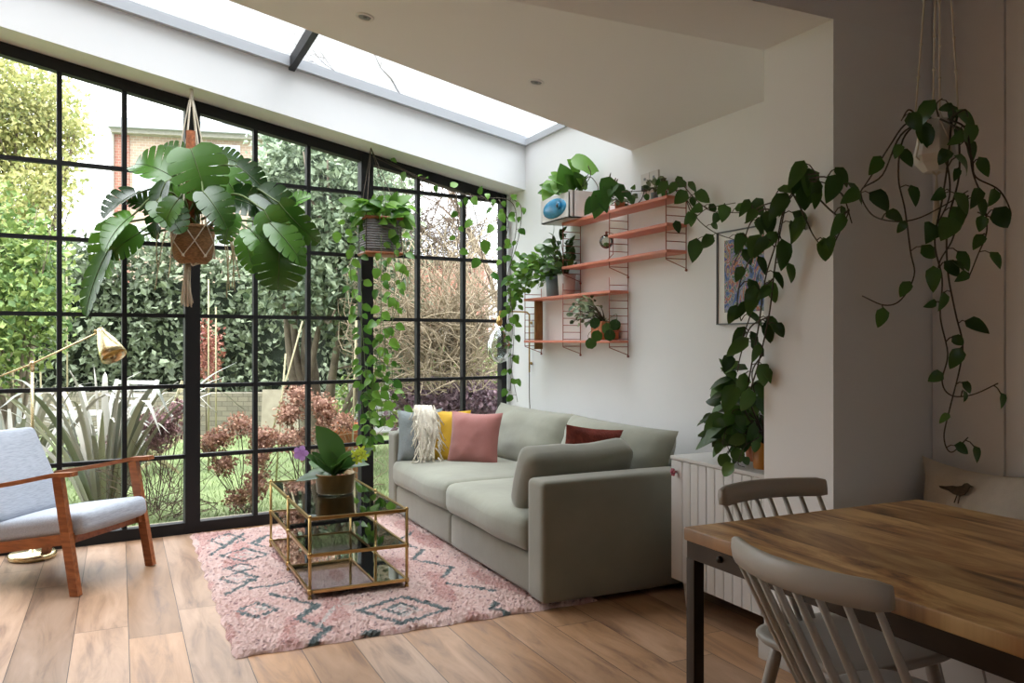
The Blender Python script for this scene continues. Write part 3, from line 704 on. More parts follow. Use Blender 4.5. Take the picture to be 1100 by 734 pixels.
# ------------------------------------------------------------------ brass floor lamp
lx, ly = -.47, 5.69
fl_ = thing('floor_lamp', 'brass reading lamp with angled arm behind the armchair', 'floor lamp', (lx, ly, 0))
b = MB(); b.lathe([(.0, 0), (.125, 0), (.13, .012), (.13, .028), (.12, .036), (.02, .042), (.012, .06)], (lx, ly, 0), 40); b.build('base', M['brass2'], fl_)
b = MB(); b.tube([(lx, ly, .03), (lx, ly, 1.175)], .009, 12); b.lathe([(.013, -.03), (.013, .02), (.009, .03)], (lx, ly, 1.15), 12); b.build('pole', M['brass2'], fl_)
pE = at(108, 356, 4.98); pJ = at(38, 391, 4.94); pL = at(-25, 414, 4.9); pJ.x, pJ.y = lx, ly
b = MB(); b.tube([pL, pJ, pE], .0055, 10); b.sphere(pJ, .017, 12); b.sphere(pL, .014, 10); b.build('arm', M['brass2'], fl_)
b = MB(); dn = (at(127, 391, 4.92)-pE).normalized()
b.lathe([(.0, -.012), (.022, -.012), (.024, .006), (.026, .012), (.034, .03), (.055, .085), (.069, .14), (.076, .19), (.073, .19), (.066, .14), (.052, .085), (.03, .03), (.0, .018)], pE, 32, dn); b.build('lamp_shade', M['brass2'], fl_)
b = MB(); b.sphere(pE+Vector((0, 0, .005)), .02, 12); b.tube([pE-RT*.035, pE+RT*.03], .011, 10); b.build('swivel_joint', M['brass'], fl_)

# ------------------------------------------------------------------ cabinet
cb_ = thing('sideboard_cabinet', 'white grooved-front cabinet between the sofa and the wall nib', 'cabinet', (2.68, 3.0, 0))
b = MB(); b.rbox((2.478, 2.66, .13), (2.93, 3.345, .715), .004, 1); b.build('carcass', M['cab'], cb_)
b = MB(); b.rbox((2.455, 2.655, .715), (2.935, 3.352, .735), .005, 1); b.build('top', M['cab'], cb_)
b = MB(); y = 3.35
b.rbox((2.46, 3.262, .13), (2.48, 3.349, .713), .003, 1)
b.build('door_stile', M['cab'], cb_)
b = MB(); y = 3.26
while y > 2.66:
    y2 = max(2.657, y-.058); b.rbox((2.460, y2, .13), (2.476, y-.002, .713), .0015, 1); y -= .0605
b.box((2.4645, 2.657, .13), (2.479, 3.26, .713)); dr = b.build('grooved_door', M['cab'], cb_)
b = MB(); kp = onX(726, 507, 2.455)
for k in range(6): a = k*PI/3; b.sphere((kp.x-.018, kp.y+.012*math.cos(a), kp.z+.012*math.sin(a)), .009, 8, (.6, 1, 1))
b.sphere((kp.x-.024, kp.y, kp.z), .008, 8); b.tube([kp, kp+Vector((.01, 0, 0))], .005, 8); b.tube([kp-Vector((.018, 0, 0)), kp], .005, 8); b.build('flower_knob', M['rose'], dr)
for (x, y) in ((2.51, 3.27), (2.51, 2.70), (2.89, 3.27), (2.89, 2.70)):
    b = MB(); b.lathe([(.016, 0), (.03, .13)], (x, y, 0), 12); b.build('leg', M['cab'], cb_)

# ------------------------------------------------------------------ dining table and chairs
dt = thing('dining_table', 'dining table with mango wood top and dark bronze metal frame', 'table', (1.97, 1.05, 0))
b = MB(); b.rbox((1.478, .12, .722), (2.457, 1.953, .76), .005, 2); b.build('tabletop', M['mango'], dt)
for (x, y) in ((1.502, 1.93), (2.433, 1.93), (1.502, .145), (2.433, .145)):
    b = MB(); b.rbox((x-.018, y-.018, 0), (x+.018, y+.018, .672), .002, 1); b.build('leg', M['steel'], dt)
b = MB()
for (a, c_) in (((1.502, .13), (1.502, 1.947)), ((2.433, .13), (2.433, 1.947)), ((1.487, 1.93), (2.448, 1.93)), ((1.487, .145), (2.448, .145)), ((1.487, 1.05), (2.448, 1.05))):
    b.bar((*a, .6965), (*c_, .6965), .032, .05)
ap = b.build('apron_frame', M['steel'], dt)
for (x, y) in ((1.484, 1.80), (1.484, .28)): b = MB(); b.lathe([(.0, 0), (.010, 0), (.009, .006), (0, .008)], (x, y, .70), 12, (-1, 0, 0)); b.build('bolt', M['steel'], ap)
def chair(label, loc, rz, m, group=None):
    t = thing('spindle_chair', label, 'chair', loc, rz)
    # seat: rounded plank outline
    b = MB(); out = []
    for k in range(48):
        a = 2*PI*k/48; ca, sa = math.cos(a), math.sin(a); e = .42
        out.append((.232*math.copysign(abs(ca)**e, ca)*(1-.03*sa), .205*math.copysign(abs(sa)**e, sa)))
    V = []; Fc = []; rings = [(0.86, .418), (.965, .424), (1, .432), (1, .443), (.985, .4485), (.93, .450), (.6, .444), (.25, .442)]
    for (sc, z) in rings:
        for (x, y) in out: V.append((x*sc, y*sc, z))
    for i in range(len(rings)-1):
        for k in range(48): k2 = (k+1) % 48; Fc.append((i*48+k, i*48+k2, (i+1)*48+k2, (i+1)*48+k))
    Fc.append(tuple(range(47, -1, -1))); Fc.append(tuple((len(rings)-1)*48+k for k in range(48)))
    b.add(V, Fc, True); b.build('seat', m, t, local=True)
    # top rail
    def rail(u): return Vector((u*.205, .315+.055*(1-u*u), .815))
    b = MB(); nR = 18; V = []; Fc = []
    for i in range(nR+1):
        u = -1+2*i/nR; p = rail(u*1.06); tx = Vector((1, -.55*u*.5, 0)).normalized(); nn = Vector((tx.y, -tx.x, 0)); hh = .030*(1 if abs(u) < .97 else .8)
        tl = Vector((0, .10, 1)).normalized()
        for (a, z) in ((-.011, -hh), (.011, -hh), (.013, 0), (.010, hh-.004), (.004, hh), (-.004, hh), (-.010, hh-.004), (-.013, 0)): V.append(p - nn*a + tl*z)
    for i in range(nR):
        for k in range(8): k2 = (k+1) % 8; Fc.append((i*8+k, (i+1)*8+k, (i+1)*8+k2, i*8+k2))
    Fc.append(tuple(range(8))); Fc.append(tuple(nR*8+k for k in range(7, -1, -1)))
    b.add(V, Fc, True); b.build('top_rail', m, t, local=True)
    for k in range(8):
        u = -1+2*k/7; top = rail(u*.95)+Vector((0, -.004, -.028)); bot = Vector((u*.180, .125+.05*(1-u*u), .446))
        b = MB(); b.tube([bot, bot.lerp(top, .35), bot.lerp(top, .7), top], [.0085, .0105, .009, .0075], 10); b.build('spindle', m, t, local=True)
    fe = []
    for (sx, sy) in ((-1, -1), (1, -1), (-1, 1), (1, 1)):
        a = Vector((sx*.15, sy*.13, .425)); c_ = Vector((sx*.215, sy*.205, 0)); fe.append((a, c_))
        b = MB(); b.tube([c_, c_.lerp(a, .4), c_.lerp(a, .8), a], [.011, .017, .019, .016], 12); b.build('leg', m, t, local=True)
    for (i, j, z) in ((0, 2, .42), (1, 3, .42)):
        b = MB(); b.tube([fe[i][0].lerp(fe[i][1], .6), fe[j][0].lerp(fe[j][1], .6)], .009, 8); b.build('stretcher', m, t, local=True)
    b = MB(); b.tube([(-.185, 0, .172), (.185, 0, .172)], .009, 8); b.build('stretcher', m, t, local=True)
    return t
chair('pale spindle-back chair at the far end of the dining table', (1.90, 1.725, 0), 0, M['chair'])
chair('pale spindle-back chair nearest the camera with curved top rail', (1.62, 1.315, 0), PI/2, M['chairw'])

# bench cushion with stitched bird
bc = thing('bench_cushion', 'ivory linen cushion with a brown bird leaning in the bench corner', 'cushion', (2.78, 1.97, .46))
Mx = frame((2.80, 1.97, .655), (0, -1, 0), (.30, 0, 1)); b = MB(); pillow(b, Mx, .56, .40, .14, 18, seed=21, pinch=.17); b.build('cushion_body', M['ivoryc'], bc)
b = MB(); prof = [(-.082, .012), (-.055, .014), (-.03, .02), (-.01, .021), (.008, .026), (.016, .036), (.027, .039), (.036, .034), (.050, .030), (.037, .026), (.034, .012), (.022, -.004), (.004, -.012), (-.018, -.010), (-.04, -.001), (-.075, .004)]
V = []
for z in (.094, .100):
    for (x, y) in prof: V.append(Mx @ Vector((x-.04, y+.075, z-.018)))
n_ = len(prof); Fc = [tuple(range(n_-1, -1, -1)), tuple(range(n_, 2*n_))]+[(k, (k+1) % n_, n_+(k+1) % n_, n_+k) for k in range(n_)]
b.add(V, Fc); b.tube([Mx @ Vector((-.045, .068, .078)), Mx @ Vector((-.050, .035, .080))], .002, 5); b.tube([Mx @ Vector((-.035, .068, .078)), Mx @ Vector((-.034, .035, .080))], .002, 5)
b.build('embroidered_bird', mat('brown_thread', '4a3c2c', .9, var=.3, vscale=60), bc)

# ------------------------------------------------------------------ wall shelving
def YofPx(px, X=XR): return onX(px, 366, X).y
YD, YC, YBk, YA = 3.86, 4.46, 5.065, 5.665
xf, xb = 2.80, 2.94
sh = thing('wall_shelving', 'salmon pink metal shelving unit with wire ladder sides on the wall', 'shelf unit', (2.94, 4.76, 1.2))
def ladder(Y, z0, diag_top=False):
    b = MB(); z1 = z0+.50
    b.tube([(xb, Y, z0), (xb, Y, z1)], .0032, 6); b.sphere((xb, Y, z0-.002 if not diag_top else z1+.002), .0085, 8)
    if not diag_top:
        b.tube([(xf, Y, z0+.055), (xf, Y, z1)], .0032, 6); b.tube([(xf, Y, z0+.055), (xb, Y, z0+.007)], .0026, 6); r0 = 2
    else:
        b.tube([(xf, Y, z0), (xf, Y, z1-.055)], .0032, 6); b.tube([(xf, Y, z1-.055), (xb, Y, z1-.007)], .0026, 6)
    n_ = 9
    for i in range(n_):
        z = z0+.06+.049*i
        if diag_top: z = z1-.06-.049*i
        b.tube([(xf, Y, z), (xb, Y, z)], .0026, 6)
    b.build('ladder_bracket', M['copperd'], sh)
for Y in (YD, YC, YBk): ladder(Y, 1.707)
for Y in (YC, YBk, YA): ladder(Y, 1.20)
for (z, ya, yb) in ((2.115, YD, YBk), (1.96, YD, YC), (1.808, YD, YBk), (1.61, YC, YA), (1.293, YC, YA)):
    nsh = max(1, round((yb-ya)/.6))
    for k in range(nsh):
        a, c_ = ya+(yb-ya)*k/nsh, ya+(yb-ya)*(k+1)/nsh
        b = MB(); b.rbox((xf-.004, a-.012 if k == 0 else a+.002, z-.009), (xb-.003, c_-.001 if k < nsh-1 else c_+.012, z+.009), .002, 1); b.build('shelf_board', M['copper'], sh)
# tan board hung inside the far ladder
b = MB(); b.rbox((2.86, YA-.055, 1.235), (2.925, YA-.035, 1.625), .003, 1); tag(b.build('wooden_board', M['tan']), 'narrow brown wooden board standing at the far end of the lower shelves', 'board')
# white box with blue vessel
bx = thing('planter_box', 'white box planter with blue glazed inset on the top shelf end', 'planter', (2.82, 5.03, 2.125))
b = MB(); X0, X1, Y0, Y1, Z0, Z1 = 2.715, 2.93, 4.83, 5.23, 2.126, 2.31
b.box((X0, Y0, Z0), (X1, Y1, Z0+.008)); b.box((X0, Y0, Z0), (X1, Y0+.008, Z1)); b.box((X0, Y1-.008, Z0), (X1, Y1, Z1)); b.box((X1-.008, Y0, Z0), (X1, Y1, Z1)); b.box((X0+.03, Y0, Z0), (X0+.04, Y1, Z1))
b.box((X0, Y0, Z0), (X0+.006, Y1, Z1-.012)); b.build('box', M['white'], bx)
b = MB(); b.sphere((X0+.002, 5.035, 2.212), .17, 24, (.14, 1, .40)); v_ = b.build('blue_inset', M['blue'], bx)
b = MB(); b.lathe([(.0, .0), (.026, .0), (.026, .012), (.018, .014)], (X0-.022, 4.93, 2.215), 18, (-1, 0, 0)); b.build('blue_ring', M['blue'], bx)
b = MB(); b.lathe([(.0, .0), (.015, .0), (.0, .003)], (X0-.036, 4.93, 2.215), 14, (-1, 0, 0)); b.build('dark_opening', M['blackp'], bx)
b = MB(); b.box((X0+.041, Y0+.01, Z1-.03), (X1-.01, Y1-.01, Z1-.02)); b.build('soil', M['soil'], bx)
# socket plate and plug
sk_ = thing('double_socket', 'white double wall socket above the top shelf', 'socket', (2.94, 4.22, 2.27))
b = MB(); b.rbox((2.938, 4.225, 2.215), (2.95, 4.315, 2.335), .003, 1); b.rbox((2.938, 4.13, 2.215), (2.95, 4.22, 2.335), .003, 1); b.build('plate', M['white'], sk_)
for yy in (4.175, 4.27): b = MB(); b.box((2.9345, yy-.008, 2.29), (2.9385, yy+.008, 2.305)); b.build('switch', M['zinc'], sk_)
b = MB(); b.rbox((2.91, 4.235, 2.22), (2.937, 4.27, 2.255), .004, 2); b.tube(smooth_path([(2.92, 4.25, 2.22), (2.91, 4.27, 2.17), (2.90, 4.35, 2.13)], 6), .003, 6); b.build('plug', M['blackp'], sk_)
# glass globe terrarium hanging at shelf
gp = onX(655, 249, 2.86); gy = 4.47+.10; gp = Vector((2.865, 4.60, 1.945))
gt = thing('glass_globe', 'small round glass globe on a stand beside the shelf ladder', 'ornament', (gp.x, gp.y, 1.818))
b = MB(); b.sphere(gp, .047, 18); b.build('globe', M['bulbglass'], gt)
b = MB(); b.sphere(gp-Vector((0, 0, .02)), .022, 8, (1, 1, .7)); b.build('moss', M['lf_md'], gt)
b = MB(); b.lathe([(0, 0), (.035, 0), (.035, .006), (.006, .010)], (gp.x, gp.y, 1.818), 18); b.tube([(gp.x, gp.y, 1.82), (gp.x+.02, gp.y-.05, 1.86), (gp.x+.02, gp.y-.05, 1.99), (gp.x, gp.y, 2.01)], .003, 6); b.tube([(gp.x, gp.y, 2.01), (gp.x, gp.y, 1.99)], .008, 8)
b.build('stand', M['copperd'], gt)
# wall lamp
wl = thing('wall_lamp', 'brass swing wall lamp with big clear glass bulb beside the windows', 'wall lamp', (2.93, 5.86, 1.4))
wp = (2.925, 5.84)
b = MB(); b.tube(smooth_path([(wp[0], wp[1], 1.05), (wp[0], wp[1], 1.46), (wp[0], wp[1], 1.50), (wp[0]-.02, wp[1]-.002, 1.52), (wp[0]-.05, wp[1]-.01, 1.525), (2.66, 5.78, 1.525), (2.64, 5.775, 1.515), (2.635, 5.775, 1.49)], 5), .0065, 10); b.build('bent_pipe', M['brass'], wl)
b = MB(); b.lathe([(.008, .0), (.018, -.01), (.019, -.03), (.024, -.035), (.024, -.06), (.018, -.065), (.018, -.075)], (2.635, 5.775, 1.49), 18); b.build('socket', M['brass'], wl)
b = MB(); b.lathe([(.018, -.07), (.03, -.09), (.075, -.15), (.10, -.22), (.095, -.29), (.06, -.345), (.0, -.365)], (2.635, 5.775, 1.49), 28); b.build('glass_bulb', M['bulbglass'], wl)
for z in (1.12, 1.44):
    b = MB(); b.tube([(wp[0], wp[1], z), (2.95, wp[1], z)], .005, 8); b.lathe([(.0, 0), (.014, 0), (.012, .006)], (2.944, wp[1], z), 12, (-1, 0, 0)); b.build('wall_clip', M['brass'], wl)
b = MB(); b.tube(smooth_path([(wp[0], wp[1], 1.05), (wp[0]-.005, wp[1]-.01, .85), (wp[0], wp[1]-.03, .62)], 5), .0035, 6); b.build('flex', M['stemb'], wl)
# picture
pf = thing('framed_picture', 'colourful abstract print in a white mount and thin grey frame', 'picture', (2.93, 3.34, 1.62))
b = MB(); y0, y1, z0, z1 = 3.12, 3.577, 1.385, 1.885
for (a, c_) in (((2.925, y0, z0), (2.948, y0+.007, z1)), ((2.925, y1-.007, z0), (2.948, y1, z1)), ((2.925, y0+.007, z0), (2.948, y1-.007, z0+.007)), ((2.925, y0+.007, z1-.007), (2.948, y1-.007, z1))): b.box(a, c_)
b.build('frame', mat('dark_grey_frame', '55585c', .4), pf)
b = MB(); b.box((2.934, y0+.007, z0+.007), (2.94, y1-.007, z1-.007)); b.build('mount', M['white'], pf)
pm = bpy.data.materials.new('abstract_print'); pm.use_nodes = True; N = pm.node_tree; tc = N.nodes.new('ShaderNodeTexCoord'); vo = N.nodes.new('ShaderNodeTexNoise'); vo.inputs['Scale'].default_value = 17; vo.inputs['Detail'].default_value = 5; vo.inputs['Distortion'].default_value = 1.5
mp = N.nodes.new('ShaderNodeMapping'); mp.inputs['Scale'].default_value = (1, 1, .6)
N.links.new(tc.outputs['Object'], mp.inputs[0]); N.links.new(mp.outputs[0], vo.inputs['Vector']); cr = N.nodes.new('ShaderNodeValToRGB')
els = [(.30, '2d3a4a'), (.37, '3b5a94'), (.43, '8380a4'), (.47, '4a6b48'), (.51, 'a99fae'), (.54, 'a8684a'), (.59, '474b88'), (.66, 'a39468')]
cr.color_ramp.interpolation = 'CONSTANT'
for i, (p, c_) in enumerate(els):
    e = cr.color_ramp.elements[i] if i < 2 else cr.color_ramp.elements.new(p)
    e.position = p; e.color = (*hx(c_), 1)
N.links.new(vo.outputs['Fac'], cr.inputs[0]); N.links.new(cr.outputs[0], N.nodes['Principled BSDF'].inputs['Base Color'])
b = MB(); b.box((2.931, y0+.06, z0+.065), (2.9338, y1-.06, z1-.05)); b.build('print', pm, pf)
# ------------------------------------------------------------------ indoor plants
def A(pts): return [at(*p) for p in pts]
# --- hanging monstera
mc = Vector((.42, 5.60, 1.93))
mt = thing('hanging_monstera', 'large monstera in a jute basket hanging before the window post', 'hanging plant', (.42, 5.60, 1.79))
hook = Vector((.42, 5.72, 2.915))
b = MB(); b.lathe([(.085, 0), (.115, .03), (.130, .12), (.135, .23), (.128, .235), (.118, .20)], (mc.x, mc.y, 1.79), 28)
for k in range(9): b.lathe([(.094+.0048*k, -.004), (.102+.0046*k, 0), (.094+.0048*k, .004)], (mc.x, mc.y, 1.806+.025*k), 28)
b.build('basket', M['jute'], mt)
b = MB(); b.lathe([(.0, .0), (.12, .0), (0, .012)], (mc.x, mc.y, 1.985), 20); b.build('soil', M['soil'], mt)
b = MB(); b.tube([(mc.x-.02, mc.y-.02, 1.98), (mc.x-.015, mc.y-.03, 2.62)], .028, 12); b.build('moss_pole', M['moss'], mt)
b = MB()
for k in range(6):
    a = k*PI/3; r_ = .137
    p1 = Vector((mc.x+r_*math.cos(a), mc.y+r_*math.sin(a), 2.03)); p2 = Vector((mc.x+r_*1.0*math.cos(a+PI/6), mc.y+r_*math.sin(a+PI/6), 1.92)); p3 = Vector((mc.x+r_*.95*math.cos(a), mc.y+r_*.95*math.sin(a), 1.83))
    p4 = Vector((mc.x+r_*1.0*math.cos(a-PI/6), mc.y+r_*math.sin(a-PI/6), 1.92)); bt_ = Vector((mc.x, mc.y, 1.775))
    top = hook + Vector((.012*math.cos(a), .012*math.sin(a), -.06))
    b.tube(smooth_path([top, top.lerp(p1, .5)+Vector((.01*math.cos(a), .01*math.sin(a), 0)), p1], 4), .0045, 6)
    b.tube([p1, p2, p3, bt_], .004, 6); b.tube([p1, p4, p3], .004, 6); b.sphere(p1, .009, 6); b.sphere(p3, .009, 6)
b.tube([hook+Vector((0, 0, .01)), hook+Vector((0, 0, -.10))], .012, 8)
b.tube([hook+Vector((0, 0, .012)), hook+Vector((0, .02, -.005)), hook+Vector((0, 0, -.02))], .004, 6)
# tassel
for k in range(26):
    a = rnd(0, 6.3); r1 = rnd(0, .016); r2 = rnd(.005, .038)
    b.tube([(mc.x-.03+r1*math.cos(a), mc.y+r1*math.sin(a), 1.78), (mc.x-.035+r1*1.2*math.cos(a), mc.y+r1*math.sin(a), 1.70), (mc.x-.035+r2*math.cos(a), mc.y+r2*math.sin(a), 1.53+rnd(-.02, .02))], .004, 5)
b.sphere((mc.x-.03, mc.y, 1.75), .02, 8); b.build('macrame_hanger', M['cord'], mt)
b = MB()
for k in range(9):     # aerial roots arching over the basket rim
    a = rnd(-2.8, .3); r0 = Vector((mc.x+.06*math.cos(a), mc.y+.06*math.sin(a), 2.0)); o = Vector((math.cos(a), math.sin(a), 0)); l = rnd(.15, .45)
    b.tube(smooth_path([r0, r0+o*.11+UP*.06, r0+o*.19-UP*l*.3, r0+o*rnd(.16, .26)-UP*l], 5), .0035, 5)
b.build('aerial_root', mat('pale_root', '9b8c6c', .8, var=.2), mt)
ML = [ # px, py of leaf base ; px, py of tip ; depth offset towards camera; width factor ; facing (camera share)
 (188, 192, 142, 160, .10, 1.0, .8), (205, 160, 224, 212, .28, 1.0, 1.2), (146, 208, 105, 228, .15, .95, .9), (178, 196, 152, 252, .25, .55, .9),
 (168, 216, 196, 244, .30, .85, 1.0), (142, 232, 100, 262, .30, .9, .9), (150, 250, 112, 272, .2, .9, 1.1), (116, 270, 80, 336, .22, .42, .7), (183, 192, 190, 224, .1, .7, .9),
 (238, 186, 262, 216, .12, .9, 1), (254, 178, 282, 196, .05, .7, 1), (246, 212, 286, 222, .12, .75, .8), (275, 208, 316, 226, .15, .8, .8), (268, 246, 296, 272, .28, .95, .9),
 (300, 218, 334, 262, .2, .55, .9), (300, 262, 300, 310, .30, 1.1, 1.4), (262, 252, 272, 290, .2, .6, 1), (226, 190, 222, 234, .2, .6, .9), (306, 226, 326, 206, .1, .7, .8),
 (284, 226, 300, 256, .28, .9, 1.1), (206, 176, 176, 152, -.05, .8, .8), (192, 214, 172, 236, .35, .8, 1.0), (218, 206, 246, 236, .38, .8, 1.0), (250, 230, 240, 256, .3, .8, 1.0), (290, 240, 326, 274, .3, .6, 1.0), (172, 226, 150, 216, .05, .8, .8), (128, 240, 96, 296, .1, .6, .8), (230, 168, 258, 170, -.05, .7, .8)]
sm, lm = MB(), MB()
for i, (bx_, by_, tx_, ty_, off, wf_, face) in enumerate(ML):
    d0 = 5.30 - off; p = at(bx_, by_, d0); q = at(tx_, ty_, d0-.08); L_ = (q-p).length*1.0; L_ = max(L_, .2)
    root = Vector((mc.x+rnd(-.05, .05), mc.y+rnd(-.05, .05), 2.0+rnd(0, .15)))
    sm.tube(smooth_path([root, root.lerp(p, .55)+UP*(.09+.05*random.random())*(1 if by_ < 240 else .3), p], 6), [.009, .006], 6)
    nrm = -FW*face + UP*rnd(.3, .9) + RT*rnd(-.6, .6)
    leaf(lm, p, q-p, nrm, L_, L_*1.0*wf_ if wf_ < .6 else L_*1.02*wf_, 'monstera', bend=rnd(.4, 1.2), fold=rnd(.15, .5)); sm.tube(list(RIB), [.0035, .001], 4)
sm.build('petioles', M['stem'], mt); lm.build('leaves', M['lf_mon'], mt)

# --- wicker basket with trailing pothos at the second post
pc = Vector((1.72, 5.86, 1.93))
t = thing('hanging_pothos', 'grey wicker basket of trailing pothos hanging at the right window post', 'hanging plant', (pc.x, pc.y, 1.92))
b = MB(); soft_box(b, (pc.x, pc.y, 2.06), (.27, .20, .25), .03, n=4); b.build('wicker_basket', M['wicker'], t)
for z in (1.93, 2.185): b = MB(); soft_box(b, (pc.x, pc.y, z), (.285, .215, .022), .008, n=2); b.build('wooden_rim', M['teak'], t)
b = MB(); hk = Vector((1.66, 5.90, 2.71))
for (dx, dy) in ((-.13, -.09), (.13, -.09), (-.13, .09), (.13, .09)): b.tube([hk, (pc.x+dx, pc.y+dy, 2.19), (pc.x+dx, pc.y+dy, 1.93)], .0028, 5)
b.build('hanging_cord', M['stemb'], t)
sm, lm = MB(), MB()
bush(lm, sm, (pc.x, pc.y-.02, 2.24), (.20, .14, .09), 60, .13, .62, 'heart', root=(pc.x, pc.y, 2.16), droop=.5)
for (pts, l) in (([(388, 236, 6.0), (384, 262, 5.95), (388, 330, 5.95), (384, 400, 5.95), (390, 470, 5.9)], .085), ([(392, 240, 5.95), (380, 290, 5.9), (394, 350, 5.9), (392, 420, 5.9), (398, 480, 5.9)], .085),
    ([(420, 245, 5.95), (424, 300, 5.95), (418, 360, 5.95), (424, 420, 5.95), (416, 452, 5.95)], .085), ([(426, 240, 5.95), (432, 275, 5.9), (428, 330, 5.9), (410, 390, 5.9), (432, 440, 5.95)], .08),
    ([(412, 250, 5.9), (412, 310, 5.85), (406, 370, 5.85), (398, 430, 5.85), (402, 492, 5.85)], .08), ([(400, 380, 5.9), (395, 410, 5.9), (405, 450, 5.9), (392, 488, 5.9)], .09), ([(378, 228, 6.0), (366, 246, 5.95), (372, 262, 5.95)], .09),
    ([(408, 330, 5.9), (418, 380, 5.85), (410, 430, 5.88), (414, 465, 5.9)], .09)):
    P = [q + Vector((rnd(-.03, .03), rnd(-.03, .03), rnd(-.03, .03))) for q in A(pts)]
    vine(sm, lm, P, .003, .042, l*.85)
sm.build('vine', M['stem'], t); lm.build('foliage', M['lf_br'], t)

# --- climber in the window corner
t = thing('window_climber', 'slender climbing vine trained around the window corner by the wall', 'climbing plant', (2.86, 6.0, .95))
sm, lm = MB(), MB()
for (pts, l, st) in (([(414, 172, 6.15), (450, 190, 6.2), (490, 207, 6.2), (520, 212, 6.3), (548, 216, 6.35), (555, 240, 6.35), (548, 290, 6.4), (551, 340, 6.4), (549, 390, 6.4), (556, 432, 6.4)], .09, .12),
    ([(548, 212, 6.3), (560, 224, 6.35), (556, 260, 6.35), (545, 300, 6.3), (552, 350, 6.3), (548, 420, 6.35)], .085, .055), ([(490, 207, 6.1), (492, 230, 6.1), (490, 252, 6.1), (494, 275, 6.1)], .08, .09),
    ([(516, 210, 6.1), (530, 222, 6.1), (535, 245, 6.1)], .1, .07), ([(505, 208, 6.1), (514, 245, 6.1), (520, 285, 6.1), (530, 310, 6.1)], .12, .16), ([(536, 214, 6.2), (546, 240, 6.2), (540, 275, 6.2), (549, 320, 6.2), (540, 370, 6.2)], .085, .06),
    ([(400, 168, 6.1), (430, 182, 6.15), (470, 200, 6.2), (520, 214, 6.25)], .07, .6)):
    vine(sm, lm, A(pts), .0035, st*.85, l*.72)
sm.build('vine', M['stemb'], t); lm.build('foliage', M['lf_br'], t)

def potted(name, label, c, zb, r0, r1, h, m, square=False, cat='potted plant'):
    t = thing(name, label, cat, (c[0], c[1], zb)); b = MB()
    if square: soft_box(b, (c[0], c[1], zb+h/2), (r0*2, r0*2, h), .008, n=2)
    else: b.lathe([(r0*.95, 0), (r0, .004), (r1, h), (r1*.93, h), (r1*.9, h*.85)], (c[0], c[1], zb), 28)
    b.build('pot', m, t)
    b = MB(); b.lathe([(0, 0), ((r0 if square else r1)*.88, 0), (0, .006)], (c[0], c[1], zb+h*(1.002 if square else .88)), 18); b.build('soil', M['soil'], t)
    return t
# shelf plants
c = (2.87, 5.31); t = potted('potted_bushy_plant', 'bushy light green plant in a slate grey pot on the lower shelves', c, 1.62, .062, .070, .145, M['slate'])
sm, lm = MB(), MB(); bush(lm, sm, (c[0]-.06, c[1]+.12, 1.84), (.16, .26, .14), 150, .055, .62, 'oval', root=(c[0], c[1], 1.75), droop=.3)
for k in range(7): a = k/6; vine(sm, lm, smooth_path([(c[0], c[1], 1.75), (c[0]-.08, c[1]+.1+.2*a, 1.9), (c[0]-.12, c[1]+.25+.25*a, 1.78-.10*a), (c[0]-.12, c[1]+.3+.2*a, 1.66-.05*k*.5)], 3), .002, .03, .05, kind='oval')
sm.build('stems', M['stem'], t); lm.build('foliage', M['lf_br'], t)
c = (2.865, 5.13); t = potted('potted_rubber_plant', 'dark green leafy plant in a blush white pot on the lower shelves', c, 1.62, .056, .066, .15, M['whitepot2'])
sm, lm = MB(), MB(); bush(lm, sm, (c[0]-.03, c[1]+.03, 1.90), (.12, .13, .17), 85, .075, .5, 'oval', root=(c[0], c[1], 1.75), droop=.5)
sm.build('stems', M['stemb'], t); lm.build('foliage', M['lf_dk'], t)
c = (2.865, 4.62); t = potted('potted_pilea', 'trailing variegated plant in a square terracotta pot on the lowest shelf', c, 1.303, .068, .068, .12, M['terra'], square=True)
sm, lm = MB(), MB(); bush(lm, sm, (c[0]-.06, c[1]+.16, 1.50), (.09, .17, .10), 95, .045, .6, 'oval', root=(c[0], c[1], 1.42), droop=.4)
sm.build('stems', M['stemb'], t); lm.build('variegated_foliage', M['lf_var'], t)
lm = MB(); sm = MB()
for (px, py, d) in ((633, 368, 5.2), (643, 360, 5.2), (638, 346, 5.25), (655, 359, 5.1), (651, 352, 5.1), (662, 348, 5.1)):
    p = at(px, py, d); sm.tube(smooth_path([(c[0], c[1], 1.42), p+UP*.06, p], 4), .0018, 4); leaf(lm, p+UP*.03, -UP+RT*rnd(-.3, .3), -FW+UP*.4+rv()*.2, .075, .072, 'round', bend=.3, fold=.1)
sm.build('petioles', M['stem'], t); lm.build('round_leaves', M['lf_dk'], t)
# small plants beside
c = (2.87, 4.06); t = potted('small_potted_cutting', 'tiny plant in a grey pot at the near end of the top shelf', c, 2.125, .026, .03, .05, M['slate'])
sm, lm = MB(), MB(); bush(lm, sm, (c[0], c[1], 2.215), (.05, .06, .04), 30, .045, .7, 'round', root=(c[0], c[1], 2.17)); sm.build('stems', M['stem'], t); lm.build('foliage', M['lf_var'], t)
c = (2.865, 4.44); t = potted('potted_succulent', 'little plant in a terracotta pot in the middle of the top shelf', c, 2.125, .03, .034, .05, M['terra'])
sm, lm = MB(), MB(); bush(lm, sm, (c[0], c[1], 2.205), (.07, .09, .045), 40, .05, .6, 'oval', root=(c[0], c[1], 2.17)); sm.build('stems', M['stem'], t); lm.build('foliage', M['lf_var'], t)

